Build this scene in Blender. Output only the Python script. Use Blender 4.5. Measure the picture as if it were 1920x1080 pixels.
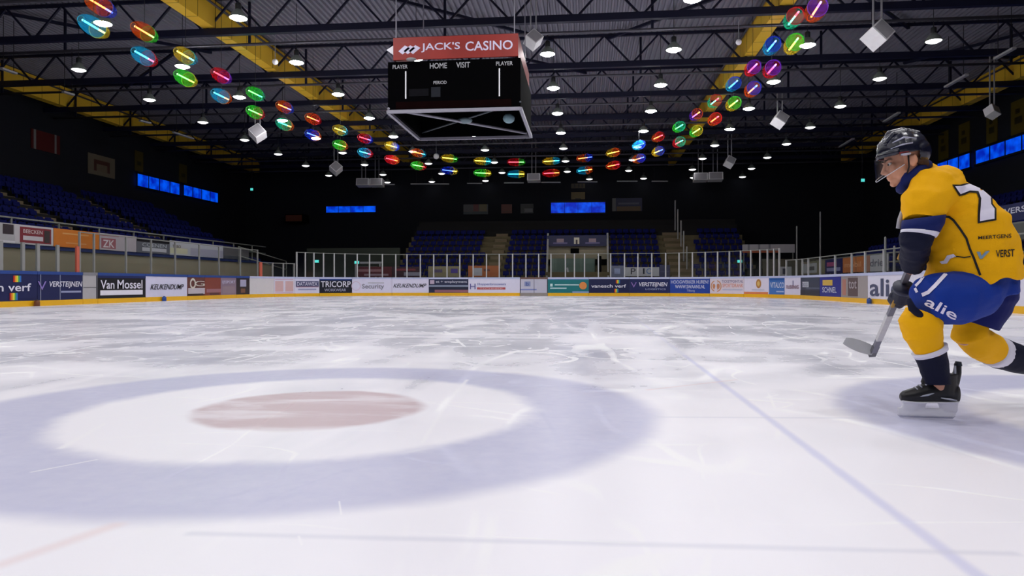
import bpy, bmesh, math, random
from mathutils import Vector, Matrix, noise
from mathutils.bvhtree import BVHTree
from mathutils.geometry import tessellate_polygon

# ---------------------------------------------------------------- camera, world, exposure
for o in list(bpy.data.objects):
    bpy.data.objects.remove(o)
SC = bpy.context.scene
COL = SC.collection
FPX, HOR, CAMZ = 1330.0, 533.0, 0.75
TH = math.atan(139.0 / FPX)
CT, ST = math.cos(TH), math.sin(TH)
cam_data = bpy.data.cameras.new('camera')
cam_data.sensor_width = 36.0
cam_data.lens = FPX / 1920.0 * 36.0
cam_data.shift_y = -(540.0 - HOR) / 1920.0
cam_data.clip_end = 300
camera = bpy.data.objects.new('camera', cam_data)
camera.location = (0, 0, CAMZ)
camera.rotation_euler = (math.pi / 2, 0, TH)
COL.objects.link(camera)
SC.camera = camera
world = bpy.data.worlds.new('hall_air')
SC.world = world
world.use_nodes = True
world.node_tree.nodes['Background'].inputs['Color'].default_value = (0.01, 0.011, 0.016, 1)
world.node_tree.nodes['Background'].inputs['Strength'].default_value = 0.1
SC.view_settings.view_transform = 'Standard'
SC.view_settings.look = 'None'
SC.view_settings.exposure = 0.0
SC.view_settings.gamma = 1.0
SC.view_settings.use_curve_mapping = False
LAMP_POWER = 122.0        # radiance of a lamp lens above the ice
LAMP_POWER_STAND = 3.0   # the smaller lamps above the stands
RND = random.Random(7)
SC.cycles.max_bounces = 6; SC.cycles.diffuse_bounces = 3; SC.cycles.glossy_bounces = 3; SC.cycles.transparent_max_bounces = 10; SC.cycles.transmission_bounces = 4
SC.cycles.use_adaptive_sampling = True; SC.cycles.adaptive_threshold = 0.04
SC.cycles.caustics_reflective = False; SC.cycles.caustics_refractive = False

RIGHT = Vector((CT, ST, 0)); FWD = Vector((-ST, CT, 0)); UP = Vector((0, 0, 1))

def at(u, v, zc):
    return RIGHT * ((u - 960) / FPX * zc) + FWD * zc + UP * (CAMZ + (HOR - v) / FPX * zc)
def at_height(u, v, Z):
    return at(u, v, FPX * (Z - CAMZ) / (HOR - v))
def at_x(u, v, X):
    return at(u, v, X / ((u - 960) / FPX * CT - ST))
def at_y(u, v, Y):
    return at(u, v, Y / ((u - 960) / FPX * ST + CT))
def proj(p):
    p = Vector(p)
    zc = p.dot(FWD)
    if zc < 0.05:
        return (-9999, 0, zc)
    return (960 + FPX * p.dot(RIGHT) / zc, HOR - FPX * (p.z - CAMZ) / zc, zc)

# ---------------------------------------------------------------- mesh helpers
class M:
    def __init__(self):
        self.v = []; self.f = []
    def add(self, vs, fs):
        b = len(self.v)
        self.v += [Vector(p) for p in vs]
        self.f += [tuple(i + b for i in f) for f in fs]
        return self
    def box(self, x0, x1, y0, y1, z0, z1):
        return self.add([(x0, y0, z0), (x1, y0, z0), (x1, y1, z0), (x0, y1, z0), (x0, y0, z1), (x1, y0, z1), (x1, y1, z1), (x0, y1, z1)],
                        [(0, 3, 2, 1), (4, 5, 6, 7), (0, 1, 5, 4), (1, 2, 6, 5), (2, 3, 7, 6), (3, 0, 4, 7)])
    def obox(self, c, ax, ay, az):
        c = Vector(c)
        vs = [c + ax * a + ay * b + az * d for d in (-1, 1) for a, b in ((-1, -1), (1, -1), (1, 1), (-1, 1))]
        return self.add(vs, [(0, 3, 2, 1), (4, 5, 6, 7), (0, 1, 5, 4), (1, 2, 6, 5), (2, 3, 7, 6), (3, 0, 4, 7)])
    def bar(self, a, b, w, h=None, up=None):
        a, b = Vector(a), Vector(b); h = h or w
        d = (b - a); L = d.length; d.normalize()
        u = up or (UP if abs(d.z) < 0.95 else Vector((1, 0, 0)))
        x = d.cross(u).normalized(); y = x.cross(d)
        return self.obox((a + b) / 2, x * w / 2, y * h / 2, d * L / 2)
    def loft(self, secs, n=16, cap=True, e=1.0):
        """secs: list of (centre, axisA, axisB)"""
        b = len(self.v)
        for c, a, bb in secs:
            for k in range(n):
                t = 2 * math.pi * k / n
                ct, st = math.cos(t), math.sin(t)
                if e != 1.0:
                    ct = math.copysign(abs(ct) ** e, ct); st = math.copysign(abs(st) ** e, st)
                self.v.append(Vector(c) + a * ct + bb * st)
        for i in range(len(secs) - 1):
            for k in range(n):
                k2 = (k + 1) % n
                self.f.append((b + i * n + k, b + i * n + k2, b + (i + 1) * n + k2, b + (i + 1) * n + k))
        if cap:
            self.f.append(tuple(b + k for k in reversed(range(n))))
            self.f.append(tuple(b + (len(secs) - 1) * n + k for k in range(n)))
        return self
    def tube(self, pts, rad, n=10, cap=True, lat=None, flat=1.0):
        pts = [Vector(p) for p in pts]
        if not isinstance(rad, (list, tuple)):
            rad = [rad] * len(pts)
        secs = []; ref = None
        for i, p in enumerate(pts):
            d = (pts[min(i + 1, len(pts) - 1)] - pts[max(i - 1, 0)]).normalized()
            if lat is not None:
                a = (lat - d * lat.dot(d)).normalized()
            else:
                if ref is None:
                    ref = UP if abs(d.z) < 0.9 else Vector((1, 0, 0))
                    a = d.cross(ref).normalized()
                else:
                    a = (ref - d * ref.dot(d)).normalized()
            ref = a
            bb = d.cross(a)
            secs.append((p, a * rad[i], bb * rad[i] * flat))
        return self.loft(secs, n, cap)
    def ball(self, c, ax, ay=None, az=None, n=14, m=9):
        c = Vector(c)
        if ay is None:
            r = ax; ax, ay, az = Vector((r, 0, 0)), Vector((0, r, 0)), Vector((0, 0, r))
        b = len(self.v)
        self.v.append(c + az)
        for i in range(1, m):
            p = math.pi * i / m
            for k in range(n):
                t = 2 * math.pi * k / n
                self.v.append(c + az * math.cos(p) + (ax * math.cos(t) + ay * math.sin(t)) * math.sin(p))
        self.v.append(c - az)
        last = len(self.v) - 1
        for k in range(n):
            k2 = (k + 1) % n
            self.f.append((b, b + 1 + k, b + 1 + k2))
            for i in range(m - 2):
                self.f.append((b + 1 + i * n + k, b + 1 + (i + 1) * n + k, b + 1 + (i + 1) * n + k2, b + 1 + i * n + k2))
            self.f.append((last, b + 1 + (m - 2) * n + k2, b + 1 + (m - 2) * n + k))
        return self
    def lathe(self, prof, n=20, c=(0, 0, 0), axis='z'):
        """prof: (r, h) list; open surface"""
        b = len(self.v); c = Vector(c)
        for r, h in prof:
            for k in range(n):
                t = 2 * math.pi * k / n
                p = (r * math.cos(t), r * math.sin(t), h) if axis == 'z' else (h, r * math.cos(t), r * math.sin(t))
                self.v.append(c + Vector(p))
        for i in range(len(prof) - 1):
            for k in range(n):
                k2 = (k + 1) % n
                self.f.append((b + i * n + k, b + i * n + k2, b + (i + 1) * n + k2, b + (i + 1) * n + k))
        return self
    def mesh(self, name, smooth=False):
        me = bpy.data.meshes.new(name)
        me.from_pydata([tuple(p) for p in self.v], [], self.f)
        me.update()
        if smooth:
            me.polygons.foreach_set('use_smooth', [True] * len(me.polygons))
        return me
    def build(self, name, mat, parent=None, smooth=False):
        return put(name, self.mesh(name, smooth), mat, parent)

def put(name, me, mat=None, parent=None):
    o = bpy.data.objects.new(name, me)
    COL.objects.link(o)
    if mat is not None and not me.materials:
        me.materials.append(mat)
    if parent is not None:
        o.parent = parent
        if parent.type == 'EMPTY':
            o.matrix_parent_inverse = Matrix.Translation(-parent.location)
    return o
def local(o):
    o.matrix_parent_inverse = Matrix.Identity(4)
    return o
def tag(o, label, cat, group=None, kind=None):
    o['label'] = label; o['category'] = cat
    if group: o['group'] = group
    if kind: o['kind'] = kind
    return o
def thing(name, label, cat, loc=(0, 0, 0), group=None, rz=0.0):
    o = bpy.data.objects.new(name, None)
    COL.objects.link(o)
    o.location = loc; o.rotation_euler = (0, 0, rz); o.empty_display_size = 0.2
    return tag(o, label, cat, group)
def struct(o, label=None):
    o['kind'] = 'structure'
    if label: o['label'] = label
    return o
def copy_tree(o, parent=None):
    c = o.copy(); COL.objects.link(c); c.parent = parent
    for ch in list(o.children):
        copy_tree(ch, c)
    return c

def nth(n):
    a = 'first second third fourth fifth sixth seventh eighth ninth tenth eleventh twelfth thirteenth fourteenth fifteenth sixteenth seventeenth eighteenth nineteenth'.split()
    if n < 20: return a[n - 1]
    t = {2: ('twenty', 'twentieth'), 3: ('thirty', 'thirtieth'), 4: ('forty', 'fortieth'), 5: ('fifty', 'fiftieth'), 6: ('sixty', 'sixtieth'), 7: ('seventy', 'seventieth')}[n // 10]
    return t[1] if n % 10 == 0 else t[0] + '-' + a[n % 10 - 1]

# ---------------------------------------------------------------- materials
MATS = {}
def mat(name, col, rough=0.6, metal=0.0, emit=None, estr=0.0, var=0.12, scale=6.0, bump=0.0, bscale=60.0, spec=0.4):
    if name in MATS: return MATS[name]
    m = bpy.data.materials.new(name); m.use_nodes = True
    nt = m.node_tree; bs = nt.nodes['Principled BSDF']
    bs.inputs['Roughness'].default_value = rough
    bs.inputs['Metallic'].default_value = metal
    bs.inputs['Specular IOR Level'].default_value = spec
    c = (col[0], col[1], col[2], 1)
    tc = nt.nodes.new('ShaderNodeTexCoord')
    nz = nt.nodes.new('ShaderNodeTexNoise'); nz.inputs['Scale'].default_value = scale; nz.inputs['Detail'].default_value = 4
    nt.links.new(tc.outputs['Object'], nz.inputs['Vector'])
    mx = nt.nodes.new('ShaderNodeMix'); mx.data_type = 'RGBA'
    mx.inputs[6].default_value = tuple(x * (1 - var) for x in c[:3]) + (1,)
    mx.inputs[7].default_value = tuple(min(1, x * (1 + var)) for x in c[:3]) + (1,)
    nt.links.new(nz.outputs['Fac'], mx.inputs[0])
    nt.links.new(mx.outputs[2], bs.inputs['Base Color'])
    if emit:
        bs.inputs['Emission Color'].default_value = tuple(emit) + (1,)
        bs.inputs['Emission Strength'].default_value = estr
    if bump:
        n2 = nt.nodes.new('ShaderNodeTexNoise'); n2.inputs['Scale'].default_value = bscale; n2.inputs['Detail'].default_value = 3
        nt.links.new(tc.outputs['Object'], n2.inputs['Vector'])
        bp = nt.nodes.new('ShaderNodeBump'); bp.inputs['Strength'].default_value = bump; bp.inputs['Distance'].default_value = 0.01
        nt.links.new(n2.outputs['Fac'], bp.inputs['Height']); nt.links.new(bp.outputs['Normal'], bs.inputs['Normal'])
    MATS[name] = m
    return m
def srgb(r, g, b):
    f = lambda x: ((x / 255 + 0.055) / 1.055) ** 2.4 if x > 10 else x / 255 / 12.92
    return (f(r), f(g), f(b))
def paint(r, g, b, rough=0.45):
    return mat('paint_%d_%d_%d' % (r, g, b), srgb(r, g, b), rough, var=0.05)

class E:
    """shader maths by expressions"""
    nt = None
    def __init__(self, s): self.s = s
    @staticmethod
    def op(o, a, b=None, c=None, clamp=False):
        n = E.nt.nodes.new('ShaderNodeMath'); n.operation = o; n.use_clamp = clamp
        for i, x in enumerate((a, b, c)):
            if x is None: continue
            if isinstance(x, E): E.nt.links.new(x.s, n.inputs[i])
            else: n.inputs[i].default_value = x
        return E(n.outputs[0])
    def __add__(self, o): return E.op('ADD', self, o)
    __radd__ = __add__
    def __sub__(self, o): return E.op('SUBTRACT', self, o)
    def __rsub__(self, o): return E.op('SUBTRACT', o, self)
    def __mul__(self, o): return E.op('MULTIPLY', self, o)
    __rmul__ = __mul__
    def __truediv__(self, o): return E.op('DIVIDE', self, o)
    def sq(self): return E.op('MULTIPLY', self, self)
    def sqrt(self): return E.op('SQRT', self)
    def abs(self): return E.op('ABSOLUTE', self)
    def clamp(self): return E.op('ADD', self, 0.0, clamp=True)
    def min(self, o): return E.op('MINIMUM', self, o)
    def max(self, o): return E.op('MAXIMUM', self, o)
    def step(self, a, b):
        n = E.nt.nodes.new('ShaderNodeMapRange'); n.interpolation_type = 'SMOOTHSTEP'
        E.nt.links.new(self.s, n.inputs['Value'])
        inv = a > b
        n.inputs['From Min'].default_value = min(a, b); n.inputs['From Max'].default_value = max(a, b)
        n.inputs['To Min'].default_value = 1.0 if inv else 0.0; n.inputs['To Max'].default_value = 0.0 if inv else 1.0
        return E(n.outputs['Result'])
def mixc(fac, a, b):
    n = E.nt.nodes.new('ShaderNodeMix'); n.data_type = 'RGBA'
    for i, x in ((0, fac), (6, a), (7, b)):
        if isinstance(x, E): E.nt.links.new(x.s, n.inputs[i])
        elif i == 0: n.inputs[0].default_value = x
        else: n.inputs[i].default_value = tuple(x[:3]) + (1,)
    return E(n.outputs[2])
def noise_tex(vec, scale, detail=4, rough=0.55, dist=0.0):
    n = E.nt.nodes.new('ShaderNodeTexNoise')
    n.inputs['Scale'].default_value = scale; n.inputs['Detail'].default_value = detail
    n.inputs['Roughness'].default_value = rough; n.inputs['Distortion'].default_value = dist
    E.nt.links.new(vec, n.inputs['Vector'])
    return E(n.outputs['Fac'])

# ---------------------------------------------------------------- lettering: glyph outlines of Blender's built-in font, unit box
WORDS = ["vanesch verf", "VERSTEIJNEN", "V", "Van", "Mossel", "KEUKENDUMP", "G", "DATAWEX", "TRICORP", "WORKWEAR", "Security", "e", "et + employment",
         "H", "Hoppenbrouwers", "TECHNIEK", "b", "HOOGWERKER HUREN?", "WWW.SWAANS.NL", "Tilburg", "T", "TICKETPOINT.NL", "SPORTDRANK", "VITALCO", "ILSING",
         "DOCK", "SCHNEL", "tot", "alie", "JACK'S", "CASINO", "HOME", "VISIT", "PLAYER", "PERIOD", "P", "I", "O", "MEERTGENS", "VERST", "7", "ZK", "LOGISTICS",
         "TRAPPERS", "IJSSPORT", "COENEN", "mobil", "dries", "THEO", "BAUER", "BEECKEN"]
GLYPH = {}
def load_words():
    obs = []
    for w in WORDS:
        cu = bpy.data.curves.new('w', 'FONT'); cu.body = w; cu.resolution_u = 3; cu.offset = 0.014 if len(w) > 1 else 0.0
        ob = bpy.data.objects.new('w', cu); COL.objects.link(ob); obs.append((w, ob, cu))
    dg = bpy.context.evaluated_depsgraph_get(); dg.update()
    for w, ob, cu in obs:
        me = bpy.data.meshes.new_from_object(ob.evaluated_get(dg))
        vs = [(p.co.x, p.co.y) for p in me.vertices]
        x0 = min(p[0] for p in vs); x1 = max(p[0] for p in vs); y0 = min(p[1] for p in vs); y1 = max(p[1] for p in vs)
        GLYPH[w] = ([((x - x0) / (x1 - x0), (y - y0) / (y1 - y0)) for x, y in vs], [tuple(f.vertices) for f in me.polygons], (x1 - x0) / (y1 - y0))
        bpy.data.meshes.remove(me)
    for w, ob, cu in obs:
        bpy.data.objects.remove(ob); bpy.data.curves.remove(cu)
load_words()

# ---------------------------------------------------------------- the ice
XL, XR, YE, CR = -18.8, 11.0, 45.6, 8.5
YB = -16.0
def c2w(xc, zc):
    p = RIGHT * xc + FWD * zc
    return (p.x, p.y)
def ice_material():
    m = bpy.data.materials.new('ice'); m.use_nodes = True
    nt = m.node_tree; E.nt = nt
    bs = nt.nodes['Principled BSDF']
    g = nt.nodes.new('ShaderNodeNewGeometry')
    sp = nt.nodes.new('ShaderNodeSeparateXYZ'); nt.links.new(g.outputs['Position'], sp.inputs[0])
    x, y = E(sp.outputs[0]), E(sp.outputs[1])
    P = g.outputs['Position']
    def mapped(sx, sy, rot):
        mp = nt.nodes.new('ShaderNodeMapping'); mp.inputs['Scale'].default_value = (sx, sy, 1); mp.inputs['Rotation'].default_value = (0, 0, rot)
        nt.links.new(P, mp.inputs[0]); return mp.outputs[0]
    wob = noise_tex(P, 3.0, 3) - 0.5
    fine = noise_tex(P, 14.0, 4) - 0.5
    d0 = (x.sq() + y.sq()).sqrt()
    patch = noise_tex(mapped(0.20, 0.34, 0.5), 1.0, 4, 0.55, 1.2)
    patch2 = noise_tex(mapped(1.1, 0.35, -0.35), 1.0, 4, 0.55, 0.9)
    near = d0.step(9.0, 3.2)
    snow = (patch * 0.6 + patch2 * 0.4 + near * 0.16).step(0.36, 0.64)
    base = mixc(snow, srgb(222, 223, 236), srgb(249, 247, 254))
    # curved scrape lines left by skates
    lines = None
    for sx, sy, rt, w, sc in ((0.5, 0.16, 0.3, 0.010, 1.0), (0.22, 0.5, 1.1, 0.009, 1.0), (0.9, 0.3, 2.2, 0.010, 1.0), (0.35, 0.9, 0.0, 0.008, 1.2)):
        n = noise_tex(mapped(sx, sy, rt), sc, 2, 0.4, 0.6)
        l = (n - 0.5).abs().step(w, w * 0.2)
        lines = l if lines is None else lines.max(l)
    brk = noise_tex(P, 0.9, 4).step(0.42, 0.6)
    lines = lines * brk
    base = mixc(lines * 0.75, base, srgb(255, 255, 255))
    # wide bands painted under the ice
    def ring(cx, cy, r0, r1, soft=0.09):
        d = ((x - cx).sq() + (y - cy).sq()).sqrt() + wob * 0.10 + fine * 0.03
        return d.step(r0 - soft, r0 + soft) * d.step(r1 + soft, r1 - soft)
    c1 = c2w(-1.22, 4.30); c2 = c2w(3.99, 3.8)
    band = ring(c1[0], c1[1], 1.34, 2.06).max(ring(c2[0], c2[1], 1.34, 2.06))
    base = mixc(band * (0.86 + fine * 0.25 + wob * 0.25), base, srgb(196, 197, 224))
    dd = ((x - c1[0]).sq() + (y - c1[1]).sq()).sqrt() + wob * 0.08
    dot = dd.step(0.72, 0.63)
    scuff = noise_tex(mapped(1.0, 3.0, 0.2), 1.2, 5, 0.6, 0.5).step(0.40, 0.66)
    base = mixc(dot * (0.95 - scuff * 0.55), base, srgb(205, 184, 190))
    # thin painted lines
    def seg(a, b, w, soft=0.5):
        ax, ay = a; bx, by = b
        L2 = (bx - ax) ** 2 + (by - ay) ** 2
        t = ((x - ax) * ((bx - ax) / L2) + (y - ay) * ((by - ay) / L2)).clamp()
        px = x - ax - t * (bx - ax); py = y - ay - t * (by - ay)
        d = (px.sq() + py.sq()).sqrt() + wob * w * 0.5
        return d.step(w, w * (1 - soft))
    def px(u, v):
        zc = FPX * CAMZ / (v - HOR); return c2w((u - 960) / FPX * zc, zc)
    base = mixc(seg((1.0, 1.2), (1.03, 7.6), 0.040, 0.9) * 0.75, base, srgb(214, 215, 244))
    base = mixc(seg((1.03, 7.6), (1.1, 17.0), 0.04) * 0.3, base, srgb(216, 217, 246))
    base = mixc(seg(px(-60, 1080), px(215, 985), 0.055, 1.0).max(seg(px(1215, 731), px(1380, 712), 0.03, 0.8)) * 0.55, base, srgb(240, 220, 222))
    base = mixc(seg(px(1230, 782), px(1620, 784), 0.03, 0.8).max(seg(px(360, 1000), px(1900, 1038), 0.035, 1.0)) * 0.45, base, srgb(216, 217, 232))
    white = None
    for a, b, w in (((876, 712), (835, 760), 0.028), ((835, 760), (792, 830), 0.020), ((60, 885), (180, 862), 0.014), ((115, 840), (195, 795), 0.03),
                    ((636, 940), (640, 965), 0.006), ((1362, 865), (1366, 885), 0.006), ((560, 1005), (566, 1022), 0.007)):
        s = seg(px(*a), px(*b), w, 1.0); white = s if white is None else white.max(s)
    base = mixc(white * 0.7, base, srgb(252, 251, 255))
    nt.links.new(base.s, bs.inputs['Base Color'])
    rough = 0.17 + snow * 0.20 + lines * 0.2 + fine * 0.06
    nt.links.new(rough.s, bs.inputs['Roughness'])
    bs.inputs['IOR'].default_value = 1.31
    h = noise_tex(mapped(3.0, 9.0, 0.4), 1.0, 5) * 0.6 + noise_tex(P, 40.0, 3) * 0.12 - lines * 0.4
    bp = nt.nodes.new('ShaderNodeBump'); bp.inputs['Strength'].default_value = 0.10; bp.inputs['Distance'].default_value = 0.02
    nt.links.new(h.s, bp.inputs['Height']); nt.links.new(bp.outputs['Normal'], bs.inputs['Normal'])
    return m
MATS['ice'] = ice_material()

# rink outline as a path: s -> point, inward normal
SEG = [('l', 53.1), ('a', CR * math.pi / 2), ('e', 12.8), ('b', CR * math.pi / 2), ('r', 53.1)]
def path(s):
    for k, L in SEG:
        if s <= L or k == 'r':
            break
        s -= L
    if k == 'l': return Vector((XL, YB + s, 0)), Vector((1, 0, 0))
    if k == 'a':
        a = math.pi - s / CR; n = Vector((math.cos(a), math.sin(a), 0)); return Vector((XL + CR, YE - CR, 0)) + n * CR, -n
    if k == 'e': return Vector((XL + CR + s, YE, 0)), Vector((0, -1, 0))
    if k == 'b':
        a = math.pi / 2 - s / CR; n = Vector((math.cos(a), math.sin(a), 0)); return Vector((XR - CR, YE - CR, 0)) + n * CR, -n
    return Vector((XR, YE - CR - s, 0)), Vector((-1, 0, 0))
STOT = sum(L for _, L in SEG)
_tab = []
for i in range(4001):
    s = STOT * i / 4000
    u, v, zc = proj(path(s)[0])
    if zc > 2: _tab.append((u, s))
def s_of(u):
    for (u0, s0), (u1, s1) in zip(_tab, _tab[1:]):
        if u0 <= u <= u1:
            return s0 + (s1 - s0) * (u - u0) / max(1e-9, u1 - u0)
    return _tab[0][1] if u < _tab[0][0] else _tab[-1][1]

ice = M()
outline = [path(STOT * i / 200)[0] for i in range(201)]
ice.add([(p.x, p.y, 0) for p in outline], [tuple(reversed(range(len(outline))))])
o = struct(ice.build('floor_ice', MATS['ice']), 'white scraped ice of the rink with grey rings')
concrete = mat('dark_concrete', srgb(52, 50, 46), 0.9, var=0.2, scale=2)
fl = M().box(-31, 23, -22, 62, -0.3, -0.02)
struct(fl.build('floor', concrete), 'dark concrete hall floor around the rink')

# ---------------------------------------------------------------- hall shell
navywall = mat('navy_cladding', srgb(9, 13, 24), 0.85, var=0.25, scale=0.6)
def wall(name, *b):
    struct(M().box(*b).build(name, navywall))
wall('wall_left', -31.3, -31, -22, 62, -0.3, 12.4)
wall('wall_right', 23, 23.3, -22, 62, -0.3, 12.4)
wall('wall_back', -31, 23, 62, 62.3, -0.3, 12.4)
wall('wall_front', -31, 23, -22.3, -22, -0.3, 12.4)
deckmat = mat('grey_roof_deck', srgb(128, 126, 138), 0.6, metal=0.0, var=0.10, scale=1.5)
TRUSS_Y = [16.6, 21.8, 26.8, 32.6, 37.8, 42.8, 47.8, 52.8, 57.8]
deck = thing('ceiling', 'grey corrugated metal roof deck over the hall', 'roof', (-4, 20, 12.15)); deck['kind'] = 'structure'
bays = [-22] + TRUSS_Y + [62]
for y0, y1 in zip(bays, bays[1:]):
    m = M(); xs = -31.0; prof = []
    while xs < 23:
        prof += [(xs, 12.25), (xs + 0.10, 12.25), (xs + 0.13, 12.15), (xs + 0.21, 12.15), (xs + 0.24, 12.25)]
        xs += 0.24
    n = len(prof)
    m.v = [Vector((a, y0 + 0.01, b)) for a, b in prof] + [Vector((a, y1 - 0.01, b)) for a, b in prof]
    m.f = [(i, i + n, i + n + 1, i + 1) for i in range(n - 1)]
    m.build('deck_sheet', deckmat, deck)
struct(M().box(-31.3, 23.3, -22.3, 62.3, 12.4, 12.6).build('ceiling_slab', concrete))

# ---------------------------------------------------------------- trusses, pipes, yellow beams
trussmat = mat('navy_steel', srgb(20, 22, 48), 0.5, var=0.1)
pipemat = mat('grey_pipe', srgb(84, 82, 92), 0.5, metal=0.2)
ZB, ZT = 10.75, 12.08
P_ = 2.45
_d = M().bar((0, 0, ZB), (P_ / 2, 0, ZT), 0.075).mesh('diagonal'); _d.materials.append(trussmat)
_d2 = M().bar((0, 0, ZB), (-P_ / 2, 0, ZT), 0.075).mesh('diagonal'); _d2.materials.append(trussmat)
_bc = M().box(-31, 23, -0.11, 0.11, ZB - 0.13, ZB + 0.13).mesh('bottom_chord'); _bc.materials.append(trussmat)
_tc = M().box(-31, 23, -0.07, 0.07, ZT - 0.05, ZT + 0.06).mesh('top_chord'); _tc.materials.append(trussmat)
ordn = ['first', 'second', 'third', 'fourth', 'fifth', 'sixth', 'seventh', 'eighth', 'ninth']
for i, ty in enumerate(TRUSS_Y):
    t = thing('roof_truss', 'navy steel lattice truss across the hall, %s from the camera' % ordn[i], 'truss', (0, ty, 0), 'lattice trusses under the roof')
    local(put('bottom_chord', _bc, None, t)); local(put('top_chord', _tc, None, t))
    for k in range(22):
        x = -29.8 + k * P_
        for me in (_d, _d2):
            q = local(put('diagonal', me, None, t)); q.location.x = x
    pp = thing('sprinkler_pipe', 'grey pipe slung under the %s roof truss' % ordn[i], 'pipe', (0, ty + 0.55, 10.42), 'pipes under the trusses')
    local(M().tube([(-30.9, 0, 0), (22.9, 0, 0)], 0.06, 8).build('pipe_run', pipemat, pp, True))
    for k in range(7):
        q = M().box(-29.5 + k * 3 - 0.05, -29.5 + k * 3 + 0.05, -0.03, 0.03, 0.05, 1.72) if k == 0 else None
        if q:
            hang = q.mesh('hanger'); hang.materials.append(trussmat)
        h = local(put('hanger', hang, None, pp)); h.location.x = 8 * k
# diagonal wind braces between trusses
br = 0
for (xa, ya, xb, yb) in ((-8, 26.8, -1.5, 32.6), (-12, 21.8, -5.5, 26.8), (-24, 26.8, -18, 32.6), (1, 32.6, 6.6, 26.8), (0, 37.8, -6, 32.6), (14, 32.6, 9, 26.8), (16, 37.8, 20.5, 32.6), (-26, 37.8, -20, 32.6)):
    b_ = M().bar((xa, ya, 11.95), (xb, yb, 11.95), 0.12).build('wind_brace', trussmat)
    br += 1
    tag(b_, 'slanting navy brace under the roof deck, %s' % ('left of the scoreboard, over its banner', 'left of the scoreboard, near the left beam', 'nearest the left outer beam', 'just left of the right yellow beam', 'behind the scoreboard', 'just right of the right yellow beam', 'nearest the right outer beam', 'far back on the left')[br - 1], 'brace', 'wind braces under the roof deck')
beam_y = mat('yellow_beam', (0.95, 0.58, 0.045), 0.5, var=0.10, scale=0.7)
seam = mat('beam_seam', srgb(120, 88, 20), 0.6)
for nm, xi, sg in (('yellow roof beam left of the scoreboard', -14.65, -1), ('yellow roof beam right of the scoreboard', 7.0, 1),
                   ('outermost yellow roof beam above the left stand', -29.6, -1), ('outermost yellow roof beam above the right stand', 21.2, 1)):
    t = thing('roof_beam', nm, 'beam', (xi, -20, 10.95), 'yellow beams along the hall')
    x0, x1 = sorted((xi, xi + sg * 0.5))
    for k in range(16):
        ya, yb = -20 + k * 5.2, -20 + (k + 1) * 5.2 - 0.02
        if yb > 62: yb = 61.9
        if yb > ya: M().box(x0, x1, ya, yb, 10.92, 12.0).build('beam_segment', beam_y, t)
    M().tube([(xi - sg * 0.1, -20, 11.75), (xi - sg * 0.1, 61, 11.75)], 0.05, 8).build('conduit', pipemat, t, True)
    sm = M()
    for k in range(int(81 / 1.3)):
        sm.box(x0 - 0.004, x1 + 0.004, -20 + k * 1.3, -20 + k * 1.3 + 0.025, 10.916, 12.0)
    q = sm.build('seam_lines', seam, t); q['kind'] = 'stuff'

# ---------------------------------------------------------------- lamps
lensmat = mat('lamp_lens', (1, 1, 1), 0.4, emit=(1.0, 0.985, 1.0), estr=LAMP_POWER)
lensmat2 = mat('lamp_lens_small', (1, 1, 1), 0.4, emit=(1.0, 0.985, 1.0), estr=LAMP_POWER_STAND)
shademat = mat('lamp_shade_grey', srgb(150, 160, 150), 0.35, metal=0.4)
capmat = mat('lamp_cap_dark', srgb(40, 42, 44), 0.5)
def lamp_meshes(lm):
    a = M().lathe([(0.29, 0.0), (0.28, 0.05), (0.22, 0.16), (0.12, 0.27), (0.085, 0.30)], 20).mesh('shade', True); a.materials.append(shademat)
    b = M().lathe([(0.0, -0.075), (0.16, -0.058), (0.275, 0.004)], 14).mesh('lens', True); b.materials.append(lm)
    c = M().lathe([(0.0, 0.52), (0.07, 0.52), (0.10, 0.48), (0.10, 0.32), (0.085, 0.28)], 12).mesh('ballast', True); c.materials.append(capmat)
    d = M().tube([(0, 0, 0.5), (0, 0, 2.4)], 0.012, 6).mesh('cable'); d.materials.append(capmat)
    return a, b, c, d
LM = {1: lamp_meshes(lensmat), 0: lamp_meshes(lensmat2)}
COLS = [-21.2, -16.6, -11.7, -6.75, -1.5, 3.35, 8.3, 12.8]
def lamp(x, y, big, lab):
    t = thing('ceiling_lamp', lab, 'lamp', (x, y, 9.75), 'dome lamps under the roof')
    for nm, me in zip(('shade', 'lens', 'ballast', 'cable'), LM[big]):
        local(put(nm, me, None, t))
for k in range(-6, 8):
    y = 22.9 + 4.85 * k
    for i, x in enumerate(COLS):
        if abs(x + 3.9) < 2.9 and 19.5 < y < 26.5: continue
        lamp(x, y, 1 if (y < 45 and 1 <= i <= 6) else 0, 'round dome lamp, %s row from the camera, %s from the left' % (ordn[k], nth(i + 1)) if k >= 0 else 'round white dome lamp of the rows above and behind the camera')
for u, v in ((728, 343), (810, 341), (911, 340), (1105, 336), (1206, 336), (1298, 335), (1389, 334)):
    p = at_height(u, v, 9.75); lamp(p.x, min(p.y, 61.2), 0, 'small round lamp of the last row by the back wall, %s from left' % {728: 'first', 810: 'second', 911: 'third', 1105: 'fourth', 1206: 'fifth', 1298: 'sixth', 1389: 'seventh'}[u])

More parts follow.
